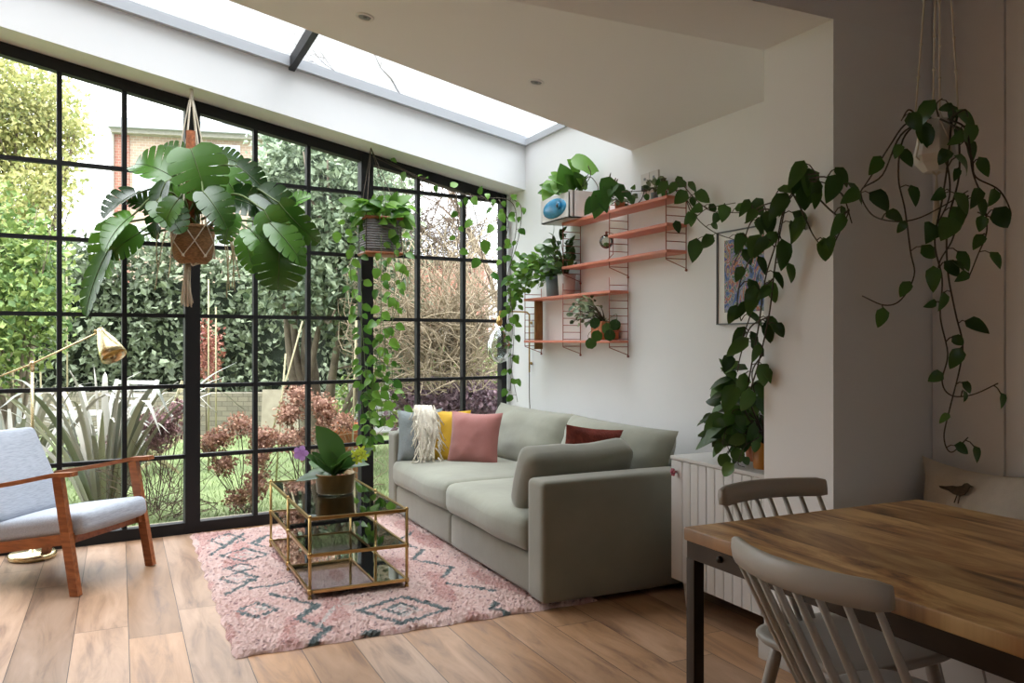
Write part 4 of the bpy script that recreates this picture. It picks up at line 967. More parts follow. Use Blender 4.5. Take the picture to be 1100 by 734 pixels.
# plant in the white box
t = thing('boxed_pothos', 'pothos with big bright leaves growing from the white box planter', 'plant', (2.83, 5.03, 2.30))
sm, lm = MB(), MB()
for (bx_, by_, tx_, ty_, w_) in ((622, 184, 612, 172, .8), (638, 184, 617, 172, .75), (612, 206, 604, 178, .8), (598, 204, 584, 200, .7), (596, 196, 584, 212, .7), (618, 200, 608, 188, .7), (626, 200, 618, 186, .7), (605, 196, 592, 190, .7), (630, 202, 622, 192, .6), (600, 208, 590, 204, .7), (622, 204, 628, 190, .6)):
    p = at(bx_, by_, 5.62); q = at(tx_, ty_, 5.55); l = max((q-p).length*1.1, .10)
    sm.tube(smooth_path([(2.83, 5.03+rnd(-.1, .1), 2.29), p+UP*.03, p], 4), .0028, 5); leaf(lm, p, q-p, -FW+UP*.5+rv()*.25, l, l*w_, 'heart', bend=.4, fold=.15)
for k in range(16):
    p = Vector((2.80+rnd(-.06, .06), 5.05+rnd(-.15, .15), 2.36+rnd(-.02, .10))); leaf(lm, p, RT*rnd(-1, .4)+UP*rnd(-.5, .6)-FW*.3, -FW+UP*.6+rv()*.4, rnd(.07, .11), rnd(.05, .07), 'heart', bend=.6, fold=.2)
p = at(619, 176, 5.55); sm.tube(smooth_path([(2.83, 4.95, 2.29), at(634, 190, 5.5), at(632, 178, 5.5)], 5), .003, 5); leaf(lm, at(616, 172, 5.5), RT+UP*-.35, -FW+UP*.5, .19, .13, 'heart', bend=.3, fold=.12, n=12); lm.build('bright_leaves', M['lf_br'], t); lm = lm2 = MB()
sm.tube(smooth_path([(2.83, 4.9, 2.30), at(632, 190, 5.4), at(642, 200, 5.3), at(640, 214, 5.2)], 5), .003, 5)
for (bx_, by_, tx_, ty_) in ((648, 206, 640, 230), (655, 192, 650, 214), (640, 214, 630, 228), (662, 198, 668, 214), (660, 197, 654, 208), (646, 216, 652, 226), (668, 206, 678, 212), (676, 210, 680, 218)):
    p = at(bx_, by_, 5.1); q = at(tx_, ty_, 5.05); l = max((q-p).length*1.15, .08)
    leaf(lm, p, q-p, -FW*.9+UP*.5+rv()*.3, l, l*.68, 'heart', bend=.4, fold=.2)
    sm.tube(smooth_path([(2.86, 4.72, 2.135), p+UP*.02, p], 4), .0025, 4)
vine(sm, lm, A([(668, 206, 5.0), (690, 205, 4.9), (712, 200, 4.8), (722, 200, 4.7)]), .0025, .07, .06)
sm.build('stems', M['stemb'], t); lm.build('foliage', M['lf_md'], t)

# top shelf near end: trailing pothos reaching to the nib
c = (2.86, 3.98); t = potted('trailing_shelf_pothos', 'pothos trailing off the near end of the top shelf towards the picture', c, 2.125, .022, .026, .035, M['whitepot'])
sm, lm = MB(), MB()
for pts in ([(716, 207, 4.75), (722, 196, 4.7), (734, 200, 4.6), (745, 212, 4.5), (762, 226, 4.3), (780, 228, 4.1), (800, 228, 3.9), (824, 220, 3.6)],
            [(726, 205, 4.7), (738, 215, 4.6), (750, 236, 4.4), (768, 250, 4.2), (790, 258, 3.9), (806, 262, 3.7)], [(734, 206, 4.6), (745, 232, 4.5), (760, 224, 4.3), (790, 218, 4.0)]):
    vine(sm, lm, A(pts), .0032, .16, .085)
for (bx_, by_, tx_, ty_, d) in ((716, 196, 708, 206, 4.65), (726, 197, 720, 206, 4.6), (740, 196, 746, 203, 4.55), (748, 258, 745, 277, 4.45), (726, 238, 729, 248, 4.6), (736, 200, 730, 194, 4.6)):
    p = at(bx_, by_, d); q = at(tx_, ty_, d); l = max((q-p).length*1.3, .07); leaf(lm, p, q-p, -FW+UP*.4+rv()*.2, l, l*.68, 'heart', bend=.3, fold=.15)
sm.tube(smooth_path(A([(768, 256, 4.3), (756, 254, 4.4), (748, 258, 4.45)]), 4), .002, 4)
sm.build('vine', M['stemb'], t); lm.build('foliage', M['lf_dk'], t)

# hanging white pot in the dining corner
hp = at(1006, 156, 2.62)
t = thing('hanging_white_pot_pothos', 'pothos in a faceted white pot hung on cord in the dining corner', 'hanging plant', (hp.x, hp.y, hp.z-.08))
b = MB(); b.lathe([(.040, -.085), (.062, -.060), (.068, -.035), (.058, .01), (.050, .075), (.046, .075), (.046, .05)], hp, 8, smooth=False); b.build('faceted_pot', M['whitepot'], t)
b = MB(); b.lathe([(0, .055), (.046, .055), (0, .056)], hp, 12); b.build('soil', M['soil'], t)
b = MB(); hk = Vector((hp.x+.01, hp.y, 2.74))
for k in range(4):
    a = k*PI/2+.5; e = Vector((math.cos(a), math.sin(a), 0)); a2 = a+PI/4; e2 = Vector((math.cos(a2), math.sin(a2), 0)); a3 = a-PI/4; e3 = Vector((math.cos(a3), math.sin(a3), 0))
    kn_ = hp+e*.06+UP*.12; b.tube([hk, hk.lerp(kn_, .5)+e*.008, kn_], .003, 6)
    for u in (.15, .3, .5, .7, .85): b.sphere(hk.lerp(kn_, u)+e*.008*(1-abs(2*u-1)), .0055, 6)
    b.tube([kn_, hp+e2*.062-UP*.0, hp+e2*.070-UP*.04, hp-UP*.095], .0028, 6); b.tube([kn_, hp+e3*.062, hp+e3*.070-UP*.04], .0028, 6)
for k in range(8): a = k*.8; b.tube([hp-UP*.09, hp+Vector((.004*math.cos(a), .004*math.sin(a), -.15)), hp+Vector((.012*math.cos(a), .012*math.sin(a), -.27+.02*(k % 3)))], .0022, 5)
b.build('macrame_hanger', M['cord'], t)
sm, lm = MB(), MB(); D = 2.6
HV = [([(1004, 128, D), (975, 132, D), (955, 158, D), (932, 195, 2.75), (915, 215, 2.85), (900, 205, 2.95), (893, 212, 2.95)], .16, .1),
      ([(1000, 126, D), (968, 145, D), (948, 188, 2.7), (925, 205, 2.8), (936, 230, 2.7), (960, 238, 2.6), (985, 235, 2.55), (1012, 222, 2.5), (1040, 205, 2.5)], .17, .095),
      ([(990, 128, D), (970, 150, D), (965, 190, D), (972, 225, 2.58), (978, 270, 2.58), (982, 296, 2.58), (968, 322, 2.58), (950, 328, 2.58), (926, 318, 2.6)], .085, .085),
      ([(1010, 128, 2.55), (1030, 140, 2.5), (1044, 170, 2.5), (1048, 190, 2.5), (1074, 205, 2.5), (1086, 232, 2.5), (1068, 234, 2.5), (1050, 228, 2.5)], .15, .09),
      ([(1018, 128, 2.55), (1038, 140, 2.5), (1045, 185, 2.5), (1056, 215, 2.5), (1060, 248, 2.5), (1050, 275, 2.5), (1040, 300, 2.5)], .055, .10),
      ([(1022, 130, 2.55), (1018, 175, 2.5), (1012, 215, 2.5), (1004, 260, 2.5), (1012, 300, 2.5), (1010, 340, 2.5), (1018, 380, 2.5), (1012, 410, 2.5), (1022, 425, 2.5), (1045, 424, 2.5), (1072, 412, 2.5)], .085, .085),
      ([(1030, 140, 2.55), (1030, 190, 2.5), (1018, 240, 2.5), (1018, 290, 2.5), (1026, 335, 2.5), (1034, 370, 2.5), (1030, 400, 2.5), (1020, 440, 2.5), (1014, 470, 2.5), (1022, 486, 2.5), (1040, 470, 2.5)], .075, .085),
      ([(1010, 165, 2.5), (1018, 180, 2.5), (1020, 210, 2.5), (1010, 235, 2.5), (1000, 250, 2.5)], .05, .11), ([(1040, 210, 2.5), (1030, 235, 2.5), (1022, 260, 2.5), (1010, 280, 2.5), (1006, 300, 2.5)], .055, .10),
      ([(1008, 125, 2.5), (1006, 112, 2.55), (1012, 106, 2.6)], .05, .12), ([(1022, 126, 2.5), (1036, 118, 2.5), (1040, 126, 2.5)], .06, .09), ([(985, 124, 2.55), (976, 118, 2.55), (968, 130, 2.55)], .06, .09)]
for pts, st, l in HV: vine(sm, lm, A(pts), .0032, st*1.2, l*.72, droop=.9, jit=.45, wr=(.55, .8))
sm.build('vine', M['stemb'], t); lm.build('foliage', M['lf_dk'], t)

# cabinet plant that climbs to the nib edge
c = (2.58, 2.82); t = potted('climbing_cabinet_pothos', 'climbing pothos in an orange pot on the cabinet beside the wall nib', c, .735, .052, .062, .115, M['orangepot'])
sm, lm = MB(), MB()
NV = [([(822, 470, 3.6), (806, 430, 3.55), (815, 390, 3.35), (826, 340, 3.28), (832, 290, 3.25), (838, 250, 3.22), (848, 212, 3.18), (868, 196, 3.1), (890, 198, 2.98), (906, 212, 2.92), (915, 240, 2.9)], .10, .12),
      ([(820, 470, 3.6), (800, 440, 3.55), (806, 400, 3.4), (815, 350, 3.35), (822, 300, 3.28), (834, 260, 3.22), (842, 225, 3.18), (855, 205, 3.15), (862, 190, 3.12), (880, 186, 3.0)], .09, .13),
      ([(838, 250, 3.22), (818, 262, 3.3), (800, 290, 3.4), (792, 320, 3.45), (796, 345, 3.45)], .06, .13), ([(842, 230, 3.2), (820, 225, 3.3), (806, 240, 3.4), (798, 262, 3.45), (788, 285, 3.5)], .07, .13),
      ([(845, 215, 3.18), (828, 218, 3.3), (812, 225, 3.4), (800, 240, 3.5)], .06, .11), ([(830, 300, 3.26), (812, 318, 3.4), (804, 345, 3.4), (792, 375, 3.45), (776, 398, 3.5)], .09, .12),
      ([(850, 205, 3.16), (862, 228, 3.12), (872, 250, 3.08), (880, 262, 3.05)], .09, .12), ([(860, 195, 3.14), (885, 190, 3.0), (902, 200, 2.93)], .05, .12),
      ([(826, 340, 3.3), (806, 352, 3.45), (796, 380, 3.5), (792, 400, 3.5)], .07, .12), ([(872, 206, 3.08), (900, 232, 2.95), (912, 226, 2.9), (896, 262, 2.95)], .16, .10), ([(820, 380, 3.35), (808, 400, 3.45), (812, 430, 3.5)], .05, .11)]
for pts, st, l in NV: vine(sm, lm, A(pts), .0038, st*1.05, l*.80, droop=1.2, jit=.4, wr=(.42, .72))
bush(lm, sm, (2.53, 2.93, .98), (.12, .14, .20), 75, .11, .6, 'heart', root=(c[0], c[1], .85), droop=.8)
for pts in ([(812, 470, 3.6), (795, 466, 3.6), (782, 478, 3.6), (788, 492, 3.6)], [(815, 470, 3.55), (800, 480, 3.5), (793, 498, 3.5), (800, 502, 3.5)], [(812, 450, 3.6), (790, 440, 3.6), (780, 460, 3.6), (776, 480, 3.6)]):
    vine(sm, lm, A(pts), .0025, .04, .07)
sm.build('vine', M['stemb'], t); lm.build('foliage', M['lf_dk'], t)
# second terracotta pot behind on the cabinet
c = (2.70, 3.02); t = potted('potted_cutting', 'small plant in a terracotta pot at the back of the cabinet top', c, .735, .04, .048, .085, M['terra'])
sm, lm = MB(), MB(); bush(lm, sm, (c[0]-.03, c[1]+.02, .88), (.09, .09, .07), 30, .08, .6, 'heart', root=(c[0], c[1], .80)); sm.build('stems', M['stem'], t); lm.build('foliage', M['lf_dk'], t)

# orchid bowl on the coffee table
c = (1.12, 4.73); t = thing('orchid_bowl', 'olive bronze bowl of orchids with leaves on the glass table', 'potted plant', (c[0], c[1], .422))
b = MB(); b.lathe([(.0, .006), (.100, .006), (.104, .012), (.112, .11), (.114, .118), (.106, .118), (.102, .095)], (c[0], c[1], .422), 36)
for a in (0.5, 2.6, 4.7): b.lathe([(.012, 0), (.014, .01)], (c[0]+.08*math.cos(a), c[1]+.08*math.sin(a), .4215), 8)
b.build('bowl', M['bronzepot'], t)
b = MB(); b.lathe([(0, .102), (.10, .097), (0, .103)], (c[0], c[1], .422), 20); b.build('bark', M['moss'], t)
lm = MB()
for (tx_, ty_, w_) in ((347, 466, .55), (330, 500, .35), (322, 520, .35), (395, 486, .35), (384, 498, .4), (356, 486, .5), (340, 492, .4), (372, 492, .4), (366, 478, .3), (390, 500, .35), (327, 492, .3), (376, 486, .35), (334, 512, .4), (362, 500, .5), (350, 500, .45), (344, 484, .35)):
    q = at(tx_, ty_, 4.70+rnd(-.1, .1)); p = Vector((c[0]+rnd(-.05, .05), c[1]+rnd(-.05, .05), .53)); l = (q-p).length
    leaf(lm, p, (q-p)+UP*.05, UP*.8-FW*.6+rv()*.2, l*1.1, max(.04, l*w_), 'oval' if w_ > .34 else 'strap', bend=.5, fold=.2)
lm.build('leaves', M['lf_dk'], t)
sm = MB(); fm = MB(); fy = MB()
p = at(323, 487, 4.6); sm.tube(smooth_path([(c[0], c[1], .53), at(338, 490, 4.65), p], 5), .002, 5)
for k in range(5): a = k*1.257; leaf(fm, p, RT*math.cos(a)+UP*math.sin(a), -FW, .045, .036, 'round', bend=.3)
for (px, py) in ((382, 488), (388, 484), (391, 490), (384, 494)):
    p = at(px, py, 4.6); sm.tube(smooth_path([(c[0], c[1], .53), at(372, 492, 4.65), p], 5), .002, 5)
    for k in range(5): a = k*1.257+px; leaf(fy, p, RT*math.cos(a)+UP*math.sin(a), -FW+rv()*.3, .032, .016, 'oval', bend=.3)
sm.build('flower_stem', M['stem'], t); fm.build('lilac_flower', M['lilac'], t); fy.build('lime_flowers', M['lime'], t)

# strap-leaved house plant at the left edge, its pot on the floor beside the armchair
c = (-1.55, 5.25); t = potted('potted_dracaena', 'tall strap-leaved plant whose dark leaf arches in beside the brass lamp', c, 0, .14, .17, .30, M['whitepot'])
sm, lm = MB(), MB(); sm.tube([(c[0], c[1], .27), (c[0]+.02, c[1], .9)], .02, 10)
for (e, w_) in ((at(58, 378, 4.6), .05), ((-1.9, 5.0, .8), .05), ((-1.2, 4.9, 1.5), .05), ((-1.6, 5.5, 1.6), .05), ((-1.3, 5.4, .8), .05), ((-1.8, 5.4, 1.2), .05)):
    e = Vector(e); a = Vector((c[0]+.02, c[1], .9)); P = smooth_path([a, a.lerp(e, .45)+UP*.55, e], 8)
    V = []; Fc = []
    for i, p in enumerate(P):
        u = i/(len(P)-1); tt = (P[min(i+1, len(P)-1)]-P[max(0, i-1)]).normalized(); x = tt.cross(UP).normalized(); ww = w_*.5*(1-u**3)*(.5+min(.5, u*2))
        V += [p, p+x*ww+UP*.006, p-x*ww+UP*.006]
    for i in range(len(P)-1): a_ = i*3; Fc += [(a_, a_+3, a_+4, a_+1), (a_+2, a_+5, a_+3, a_)]
    lm.add(V, Fc, True)
sm.build('trunk', M['stemb'], t); lm.build('leaves', M['lf_dk'], t)
# ------------------------------------------------------------------ garden
GZ = -.14
def gmat(name, a, b_, vs=3, isl=.75, tr=.15, rough=.6): return mat(name, a, rough, col2=b_, vscale=vs, island=isl, trans=tr, thr=(.15, .85), detail=2)
M['hedge'] = gmat('ivy_leaf', '414c36', '919d80', .9)
M['tree_g'] = gmat('evergreen_leaf', '42543a', '97a586', .8)
M['tree_y'] = gmat('yellow_green_leaf', '7f8a50', 'd0cb8c', .7, tr=.4)
M['shrub_g'] = gmat('shrub_leaf', '4a6a34', '9cae62', 2)
M['purple'] = gmat('purple_leaf', '4d3540', '8a6f78', 2)
M['redl'] = gmat('red_leaf', '7a3a34', 'b5806c', 2)
M['hyd'] = gmat('dried_petal', '7d564a', 'cfa890', 4, tr=.1, rough=.9)
M['hyd2'] = gmat('plum_petal', '65464c', 'b08c8c', 4, tr=.1, rough=.9)
M['twig'] = mat('pale_twig', '8d7f68', .9, var=.25, vscale=5)
M['twigd'] = mat('brown_twig', '5a4a3c', .9, var=.25, vscale=5)
M['phor'] = mat('phormium_blade', '6f7468', .45, col2='b3aea3', vscale=1.5, island=.8, thr=(.15, .85), stretch=(6, 6, 1))
M['bark'] = mat('bark', '6d6254', .95, var=.25, vscale=9)
M['stonew'] = brick_mat('stone_garden_wall', '6f695c', '857d6c', '5a554a', 3.4)
M['brickr'] = brick_mat('house_brick', 'a3897a', 'b39a86', 'b9b0a4', 3.2)
M['brickred'] = brick_mat('red_brick', '9a6458', 'a8705f', 'a79a90', 3.2)
M['render'] = mat('roof_felt', '9a9ca2', .8); M['wglass'] = mat('house_window', 'c6cfd6', .15)
M['greyw'] = mat('weathered_wood', '9c978f', .85, var=.15, vscale=10, stretch=(1, 1, 6)); M['whitew'] = mat('painted_wood', 'cfcfcc', .7)
M['bamboo'] = mat('bamboo_cane', 'a39a78', .7, var=.1)
lawn = bpy.data.materials.new('lawn'); lawn = mat('lawn_grass', '4d5d32', .9, col2='808f5c', vscale=2.2, bump=.8, bscale=40, thr=(.3, .7), detail=8)
b = MB(); n_ = 30
b.hexa([W(-14, .35, GZ-.3), W(14, .35, GZ-.3), W(26, 45, GZ-.3), W(-26, 45, GZ-.3), W(-14, .35, GZ), W(14, .35, GZ), W(26, 45, GZ), W(-26, 45, GZ)])
struct(b.build('ground', lawn))
b = MB(); b.box((-9, 5.2, GZ-.1), (-8.99, 5.21, GZ-.09)); 
b = MB(); b.hexa([W(-12, .07, GZ-.2), W(12, .07, GZ-.2), W(12, .75, GZ-.2), W(-12, .75, GZ-.2), W(-12, .07, -.06), W(12, .07, -.06), W(12, .75, -.06), W(-12, .75, -.06)])
struct(b.build('path', mat('stone_path', '8d8777', .9, var=.15, vscale=4, bump=.4)))
# grass tufts near the house
b = MB()
for i in range(9000):
    s_ = rnd(-1.5, 4.0); t_ = .8+6*random.random()**1.6; p = W(s_, t_, GZ); h = rnd(.02, .07); o = Vector((rnd(-.03, .03), rnd(-.03, .03), h)); x = WU*rnd(.002, .005)
    b.add([p-x, p+x, p+o], [(0, 1, 2)])
tag(b.build('grass_blades', gmat('grass_blade', '5f7440', 'a3b47c', 3), origin=tuple(W(1, 3, GZ))), 'short green lawn grass outside the windows', 'grass', kind='stuff')

def plant_thing(name, label, cat, loc, group=None): return thing(name, label, cat, loc, 0, group)
def Gp(px, d, z=GZ): p = at(px, 366, d); p.z = z; return p
# ivy hedge along the back
def hedge(name, label, px0, px1, d, ztop_, n, m, depth=.8, zb=GZ, L=.13, mname='foliage'):
    a, c_ = Gp(px0, d), Gp(px1, d); t = plant_thing(name, label, 'hedge', ((a+c_)/2)); lm = MB(); u = (c_-a); 
    N_ = max(4, int(u.length/.7)); bl = []
    for i in range(N_):
        for z in (0.0, .5, 1.0):
            p = a+u*((i+.5+rnd(-.2, .2))/N_); h = ztop_-zb; p.z = zb+h*(.18+.64*z)+rnd(-.1, .1)
            bl.append((p + FW*rnd(-.15, .15), (u.length/N_*.85, depth*.5, h*.24)))
    leaf_cloud(lm, bl, n, L); lm.build(mname, m, t)
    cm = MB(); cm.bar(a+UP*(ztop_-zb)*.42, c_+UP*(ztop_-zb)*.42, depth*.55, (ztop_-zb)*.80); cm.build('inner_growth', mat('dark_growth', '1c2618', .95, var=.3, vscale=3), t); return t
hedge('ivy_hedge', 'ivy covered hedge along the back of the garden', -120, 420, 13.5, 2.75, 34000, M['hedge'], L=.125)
# stone wall under the ivy
wa, wb_ = Gp(-200, 12.7), Gp(560, 12.7); b = MB(); b.bar(wa+UP*.32, wb_+UP*.32, .3, .64); o = b.build('garden_wall', M['stonew']); tag(o, 'low stone garden wall below the ivy hedge', 'wall')
# trees
def tree(name, label, px, d, blobs, n, m, L=.16, trunk=.08, th=None, forks=4):
    base = Gp(px, d); t = plant_thing(name, label, 'tree', base, None); lm = MB(); bl = []
    for (qx, qy, r_x, r_z) in blobs:      # px, py, radii in metres
        p = at(qx, qy, d+rnd(-.4, .4)); bl.append((p, (r_x, r_x*.8, r_z)))
    leaf_cloud(lm, bl, n, L, thick=.8); lm.build('crown', m, t)
    tm = MB()
    for (p, r_) in bl:
        mid = base.lerp(p, .5)+Vector((rnd(-.2, .2), 0, rnd(-.3, .1)))
        tm.tube(smooth_path([base, Vector((base.x, base.y, 0)).lerp(mid, .6), mid, p], 5), [trunk, trunk*.25], 8)
        for k in range(4): e = p+Vector((rv().x*r_[0], rv().y*r_[1], rv().z*r_[2])); tm.tube([mid.lerp(p, .6), mid.lerp(e, .8), e], [trunk*.25, trunk*.08], 5)
    tm.build('trunk', M['bark'], t); return t
tree('yellow_green_tree', 'tall yellow-green leafy tree beyond the left windows', 15, 9, [(20, 110, .6, .6), (60, 130, .35, .4), (0, 160, .6, .6), (50, 190, .35, .35), (-30, 100, .8, .8), (80, 145, .2, .25), (30, 215, .4, .35), (-60, 200, .9, .8), (10, 250, .45, .35)], 18000, M['tree_y'], .062, .05)
tree('evergreen_tree', 'broad evergreen tree beyond the middle windows', 345, 9.5, [(312, 205, .45, .5), (350, 180, .6, .6), (335, 240, .6, .5), (385, 230, .6, .7), (305, 290, .5, .5), (355, 300, .8, .5), (400, 300, .6, .6), (300, 250, .35, .5), (415, 350, .5, .5)], 20000, M['tree_g'], .085, .09)
tree('tall_pale_tree', 'tall pale green tree behind the evergreen tree', 320, 20, [(305, 165, .7, .9), (335, 150, 1.0, 1.2), (370, 170, 1.0, 1.4), (320, 210, 1.0, 1.0), (400, 190, .9, 1.0)], 8000, gmat('hazy_leaf', '82967c', 'bccab4', .6), .16, .12)
tree('leafy_shrub', 'green shrub against the ivy at the left edge of the garden', 5, 7.6, [(5, 300, .55, .5), (-30, 260, .6, .6), (30, 330, .4, .35), (-20, 370, .6, .4), (40, 275, .25, .3)], 6000, M['shrub_g'], .075, .03)
tree('red_leaf_shrub', 'small reddish shrub before the stone wall', 222, 11, [(222, 375, .17, .35), (218, 395, .2, .25)], 900, M['redl'], .06, .015)
tree('purple_shrub', 'dark purple-leaved shrub beyond the right windows', 490, 9, [(470, 432, .45, .25), (505, 425, .35, .3), (530, 438, .3, .2), (450, 445, .3, .2)], 3500, M['purple'], .07, .02)
tree('mixed_shrub', 'yellow-green low shrub behind the purple shrub', 480, 10.5, [(430, 410, .5, .45), (470, 395, .5, .35), (530, 400, .4, .4), (400, 430, .5, .4), (500, 415, .5, .3)], 5000, M['shrub_g'], .08, .02)
# tangled bare shrub (corkscrew) right
def tangle(name, label, c, rad, n, m, r=.012, seed=3, L=1.6):
    t = plant_thing(name, label, 'shrub', Vector((c.x, c.y, GZ))); b = MB(); rs = random.Random(seed)
    for i in range(n):
        p = Vector((c.x+rs.uniform(-.4, .4)*rad[0], c.y+rs.uniform(-.4, .4)*rad[1], max(GZ, c.z-rad[2]*rs.uniform(.2, 1))))
        d = Vector((rs.uniform(-1, 1), rs.uniform(-1, 1), rs.uniform(.2, 1.3))).normalized(); P = [p]; k = rs.randint(7, 12)
        for j in range(k):
            d = (d + Vector((rs.gauss(0, .42), rs.gauss(0, .42), rs.gauss(.02, .38)))).normalized(); q = P[-1]+d*L/k
            for a in range(3):
                if abs(q[a]-c[a]) > rad[a]: d[a] *= -.7; q[a] = c[a]+math.copysign(rad[a], q[a]-c[a])
            P.append(q)
        rr = r*rs.uniform(.4, 1.3); b.tube(P, [rr, rr*.3], 4, cap=False)
    b.build('branches', m, t); return t
c = at(478, 330, 8.5); tangle('tangled_hazel', 'mass of pale tangled bare branches beyond the right windows', c, (.95, .7, .85), 420, M['twig'], .009, 5, 1.7)
c = at(470, 225, 10); tangle('bare_thicket', 'thin bare branches against the sky behind the tangled shrub', c, (1.3, .8, .8), 220, M['twigd'], .006, 8, 1.4)
# bare tree overhead seen through the skylight
t = plant_thing('bare_tree', 'tall bare tree rising above the roof seen through the skylight', 'tree', Gp(560, 15)); b = MB(); rs = random.Random(11)
def branch(p, d, l, r, lev):
    P = [p]
    for j in range(6): d = (d+Vector((rs.gauss(0, .16), rs.gauss(0, .16), rs.gauss(0, .14)))).normalized(); P.append(P[-1]+d*l/6)
    b.tube(P, [r, r*.5], 5 if lev > 1 else 8, cap=False)
    if lev < 5:
        for k in range(3 if lev < 3 else 4): e = Vector((rs.gauss(0, 1), rs.gauss(0, 1), rs.gauss(.1, .7))).normalized(); branch(P[rs.randint(2, 6)], (d*.8+e*.7).normalized(), l*.68, r*.5, lev+1)
branch(Gp(566, 13.5), (UP*1+RT*.0-FW*.12).normalized(), 3.4, .06, 0)
b.build('branches', M['twigd'], t)
# fence / trellis at right
t = plant_thing('trellis_fence', 'reddish lattice garden fence behind the tangled shrub', 'fence', Gp(500, 11.5)); b = MB(); a, c_ = Gp(425, 11.5), Gp(600, 11.5)
for k in range(26): p = a.lerp(c_, k/25); b.bar(p, p+UP*1.75, .035, .02, up=FW)
for z in (.2, .8, 1.3, 1.7): b.bar(a+UP*z, c_+UP*z, .02, .05)
b.build('lattice', mat('red_fence_wood', '9a6f5e', .85, var=.15), t)
# neighbouring house
t = plant_thing('brick_house', 'pale brick house with flat grey roof beyond the hedge', 'house', Gp(230, 24))
hd = 24; u = (RT*.97+FW*.22).normalized()
def hpt(px, z, off=0):     # point on the facade plane
    o = at(123, 366, hd); r_ = ray(px, 366); nrm = Vector((-u.y, u.x, 0)); k = (o.dot(nrm))/(r_.dot(nrm)); p = r_*k - nrm*off*-1; p.z = z; return p
nrm = Vector((-u.y, u.x, 0)); zt_ = CH+(366-140)/FPX*hd
def hbox(px0, px1, z0, z1, o0, o1, m, nm, par, mb=None):
    b = mb or MB(); P = []
    for z in (z0, z1):
        for (px, o) in ((px0, o0), (px1, o0), (px1, o1), (px0, o1)): q = hpt(px, z); P.append(q+nrm*o)
    b.hexa(P)
    return b.build(nm, m, par) if mb is None else None
hbox(123, 330, GZ, zt_, 0, 6, M['brickr'], 'brick_wall', t)
hbox(122.5, 139, GZ, zt_-.05, -.06, .1, M['brickred'], 'corner_brickwork', t)
hbox(119, 336, zt_, zt_+.28, -.45, 6.4, M['render'], 'flat_roof', t)
hbox(121, 334, zt_-.12, zt_, -.3, 0, M['greyw'], 'gutter', t)
b = MB(); hbox(121, 123.5, GZ, zt_, -.15, -.03, None, '', None, b); b.build('drainpipe', M['greyw'], t)
for (a, c_, y0, y1) in ((143, 170, 215, 178), (222, 258, 200, 150), (143, 172, 262, 240), (222, 250, 262, 225)):
    z0 = CH+(366-y0)/FPX*hd; z1 = CH+(366-y1)/FPX*hd
    f = hbox(a, c_, z0, z1, -.05, .02, M['whitew'], 'window', t)
    b = MB(); mid = (a+c_)/2; zm = (z0+z1)/2
    for (pa, pb, za, zb) in ((a+1.3, mid-.5, z0+.08, zm-.04), (mid+.5, c_-1.3, z0+.08, zm-.04), (a+1.3, mid-.5, zm+.04, z1-.08), (mid+.5, c_-1.3, zm+.04, z1-.08)): hbox(pa, pb, za, zb, -.06, -.04, None, '', None, b)
    b.build('pane', M['wglass'], f)
# house far right behind branches
t = plant_thing('far_house', 'distant pinkish brick house behind the bare branches', 'house', Gp(440, 30)); b = MB(); a = Gp(395, 30); c_ = Gp(520, 30)
b.hexa([a, c_, c_+FW*6, a+FW*6, a+UP*4.4, c_+UP*4.4, c_+FW*6+UP*4.4, a+FW*6+UP*4.4]); b.build('brick_wall', M['brickred'], t)
b = MB(); b.add([a+UP*4.4-FW*.3, c_+UP*4.4-FW*.3, c_+UP*4.4+FW*6.3, a+UP*4.4+FW*6.3, a+UP*6+FW*3, c_+UP*6+FW*3], [(0, 1, 5, 4), (3, 4, 5, 2), (0, 4, 3), (1, 2, 5), (0, 3, 2, 1)]); b.build('pitched_roof', M['render'], t)
# phormiums
def phormium(label, px, d, n, hmin, hmax, seed, spread=.8):
    rs = random.Random(seed); c = Gp(px, d); t = plant_thing('phormium', label, 'plant', c); lm = MB()
    for k in range(n):
        a = rs.uniform(0, 2*PI); o = Vector((math.cos(a), math.sin(a), 0)); l = rs.uniform(hmin, hmax); le = rs.uniform(.1, spread)
        p0 = c+o*rs.uniform(.02, .12); P = smooth_path([p0, p0+o*l*le*.35+UP*l*.5, p0+o*l*le*.8+UP*l*.86, p0+o*l*le*1.15+UP*l*(1.02-.35*le*rs.random()*1.6)], 4); V = []; Fc = []
        x = o.cross(UP); x = (x+o*rs.uniform(-.7, .7)).normalized(); ww0 = rs.uniform(.016, .03)
        for i, p in enumerate(P):
            u_ = i/(len(P)-1); ww = ww0*(1-u_**3.5)*(.7+.3*min(1, u_*4)); V += [p-o*.008, p+x*ww, p-x*ww]
        for i in range(len(P)-1): a_ = i*3; Fc += [(a_, a_+3, a_+4, a_+1), (a_+2, a_+5, a_+3, a_)]
        lm.add(V, Fc, True)
    lm.build('blades', M['phor'], t)
phormium('spiky silver-grey phormium outside the left windows behind the armchair', 112, 6.85, 75, .75, 1.25, 4, .85)
phormium('spiky phormium at the left edge outside behind the brass lamp', 15, 6.9, 60, .7, 1.2, 9, .9)
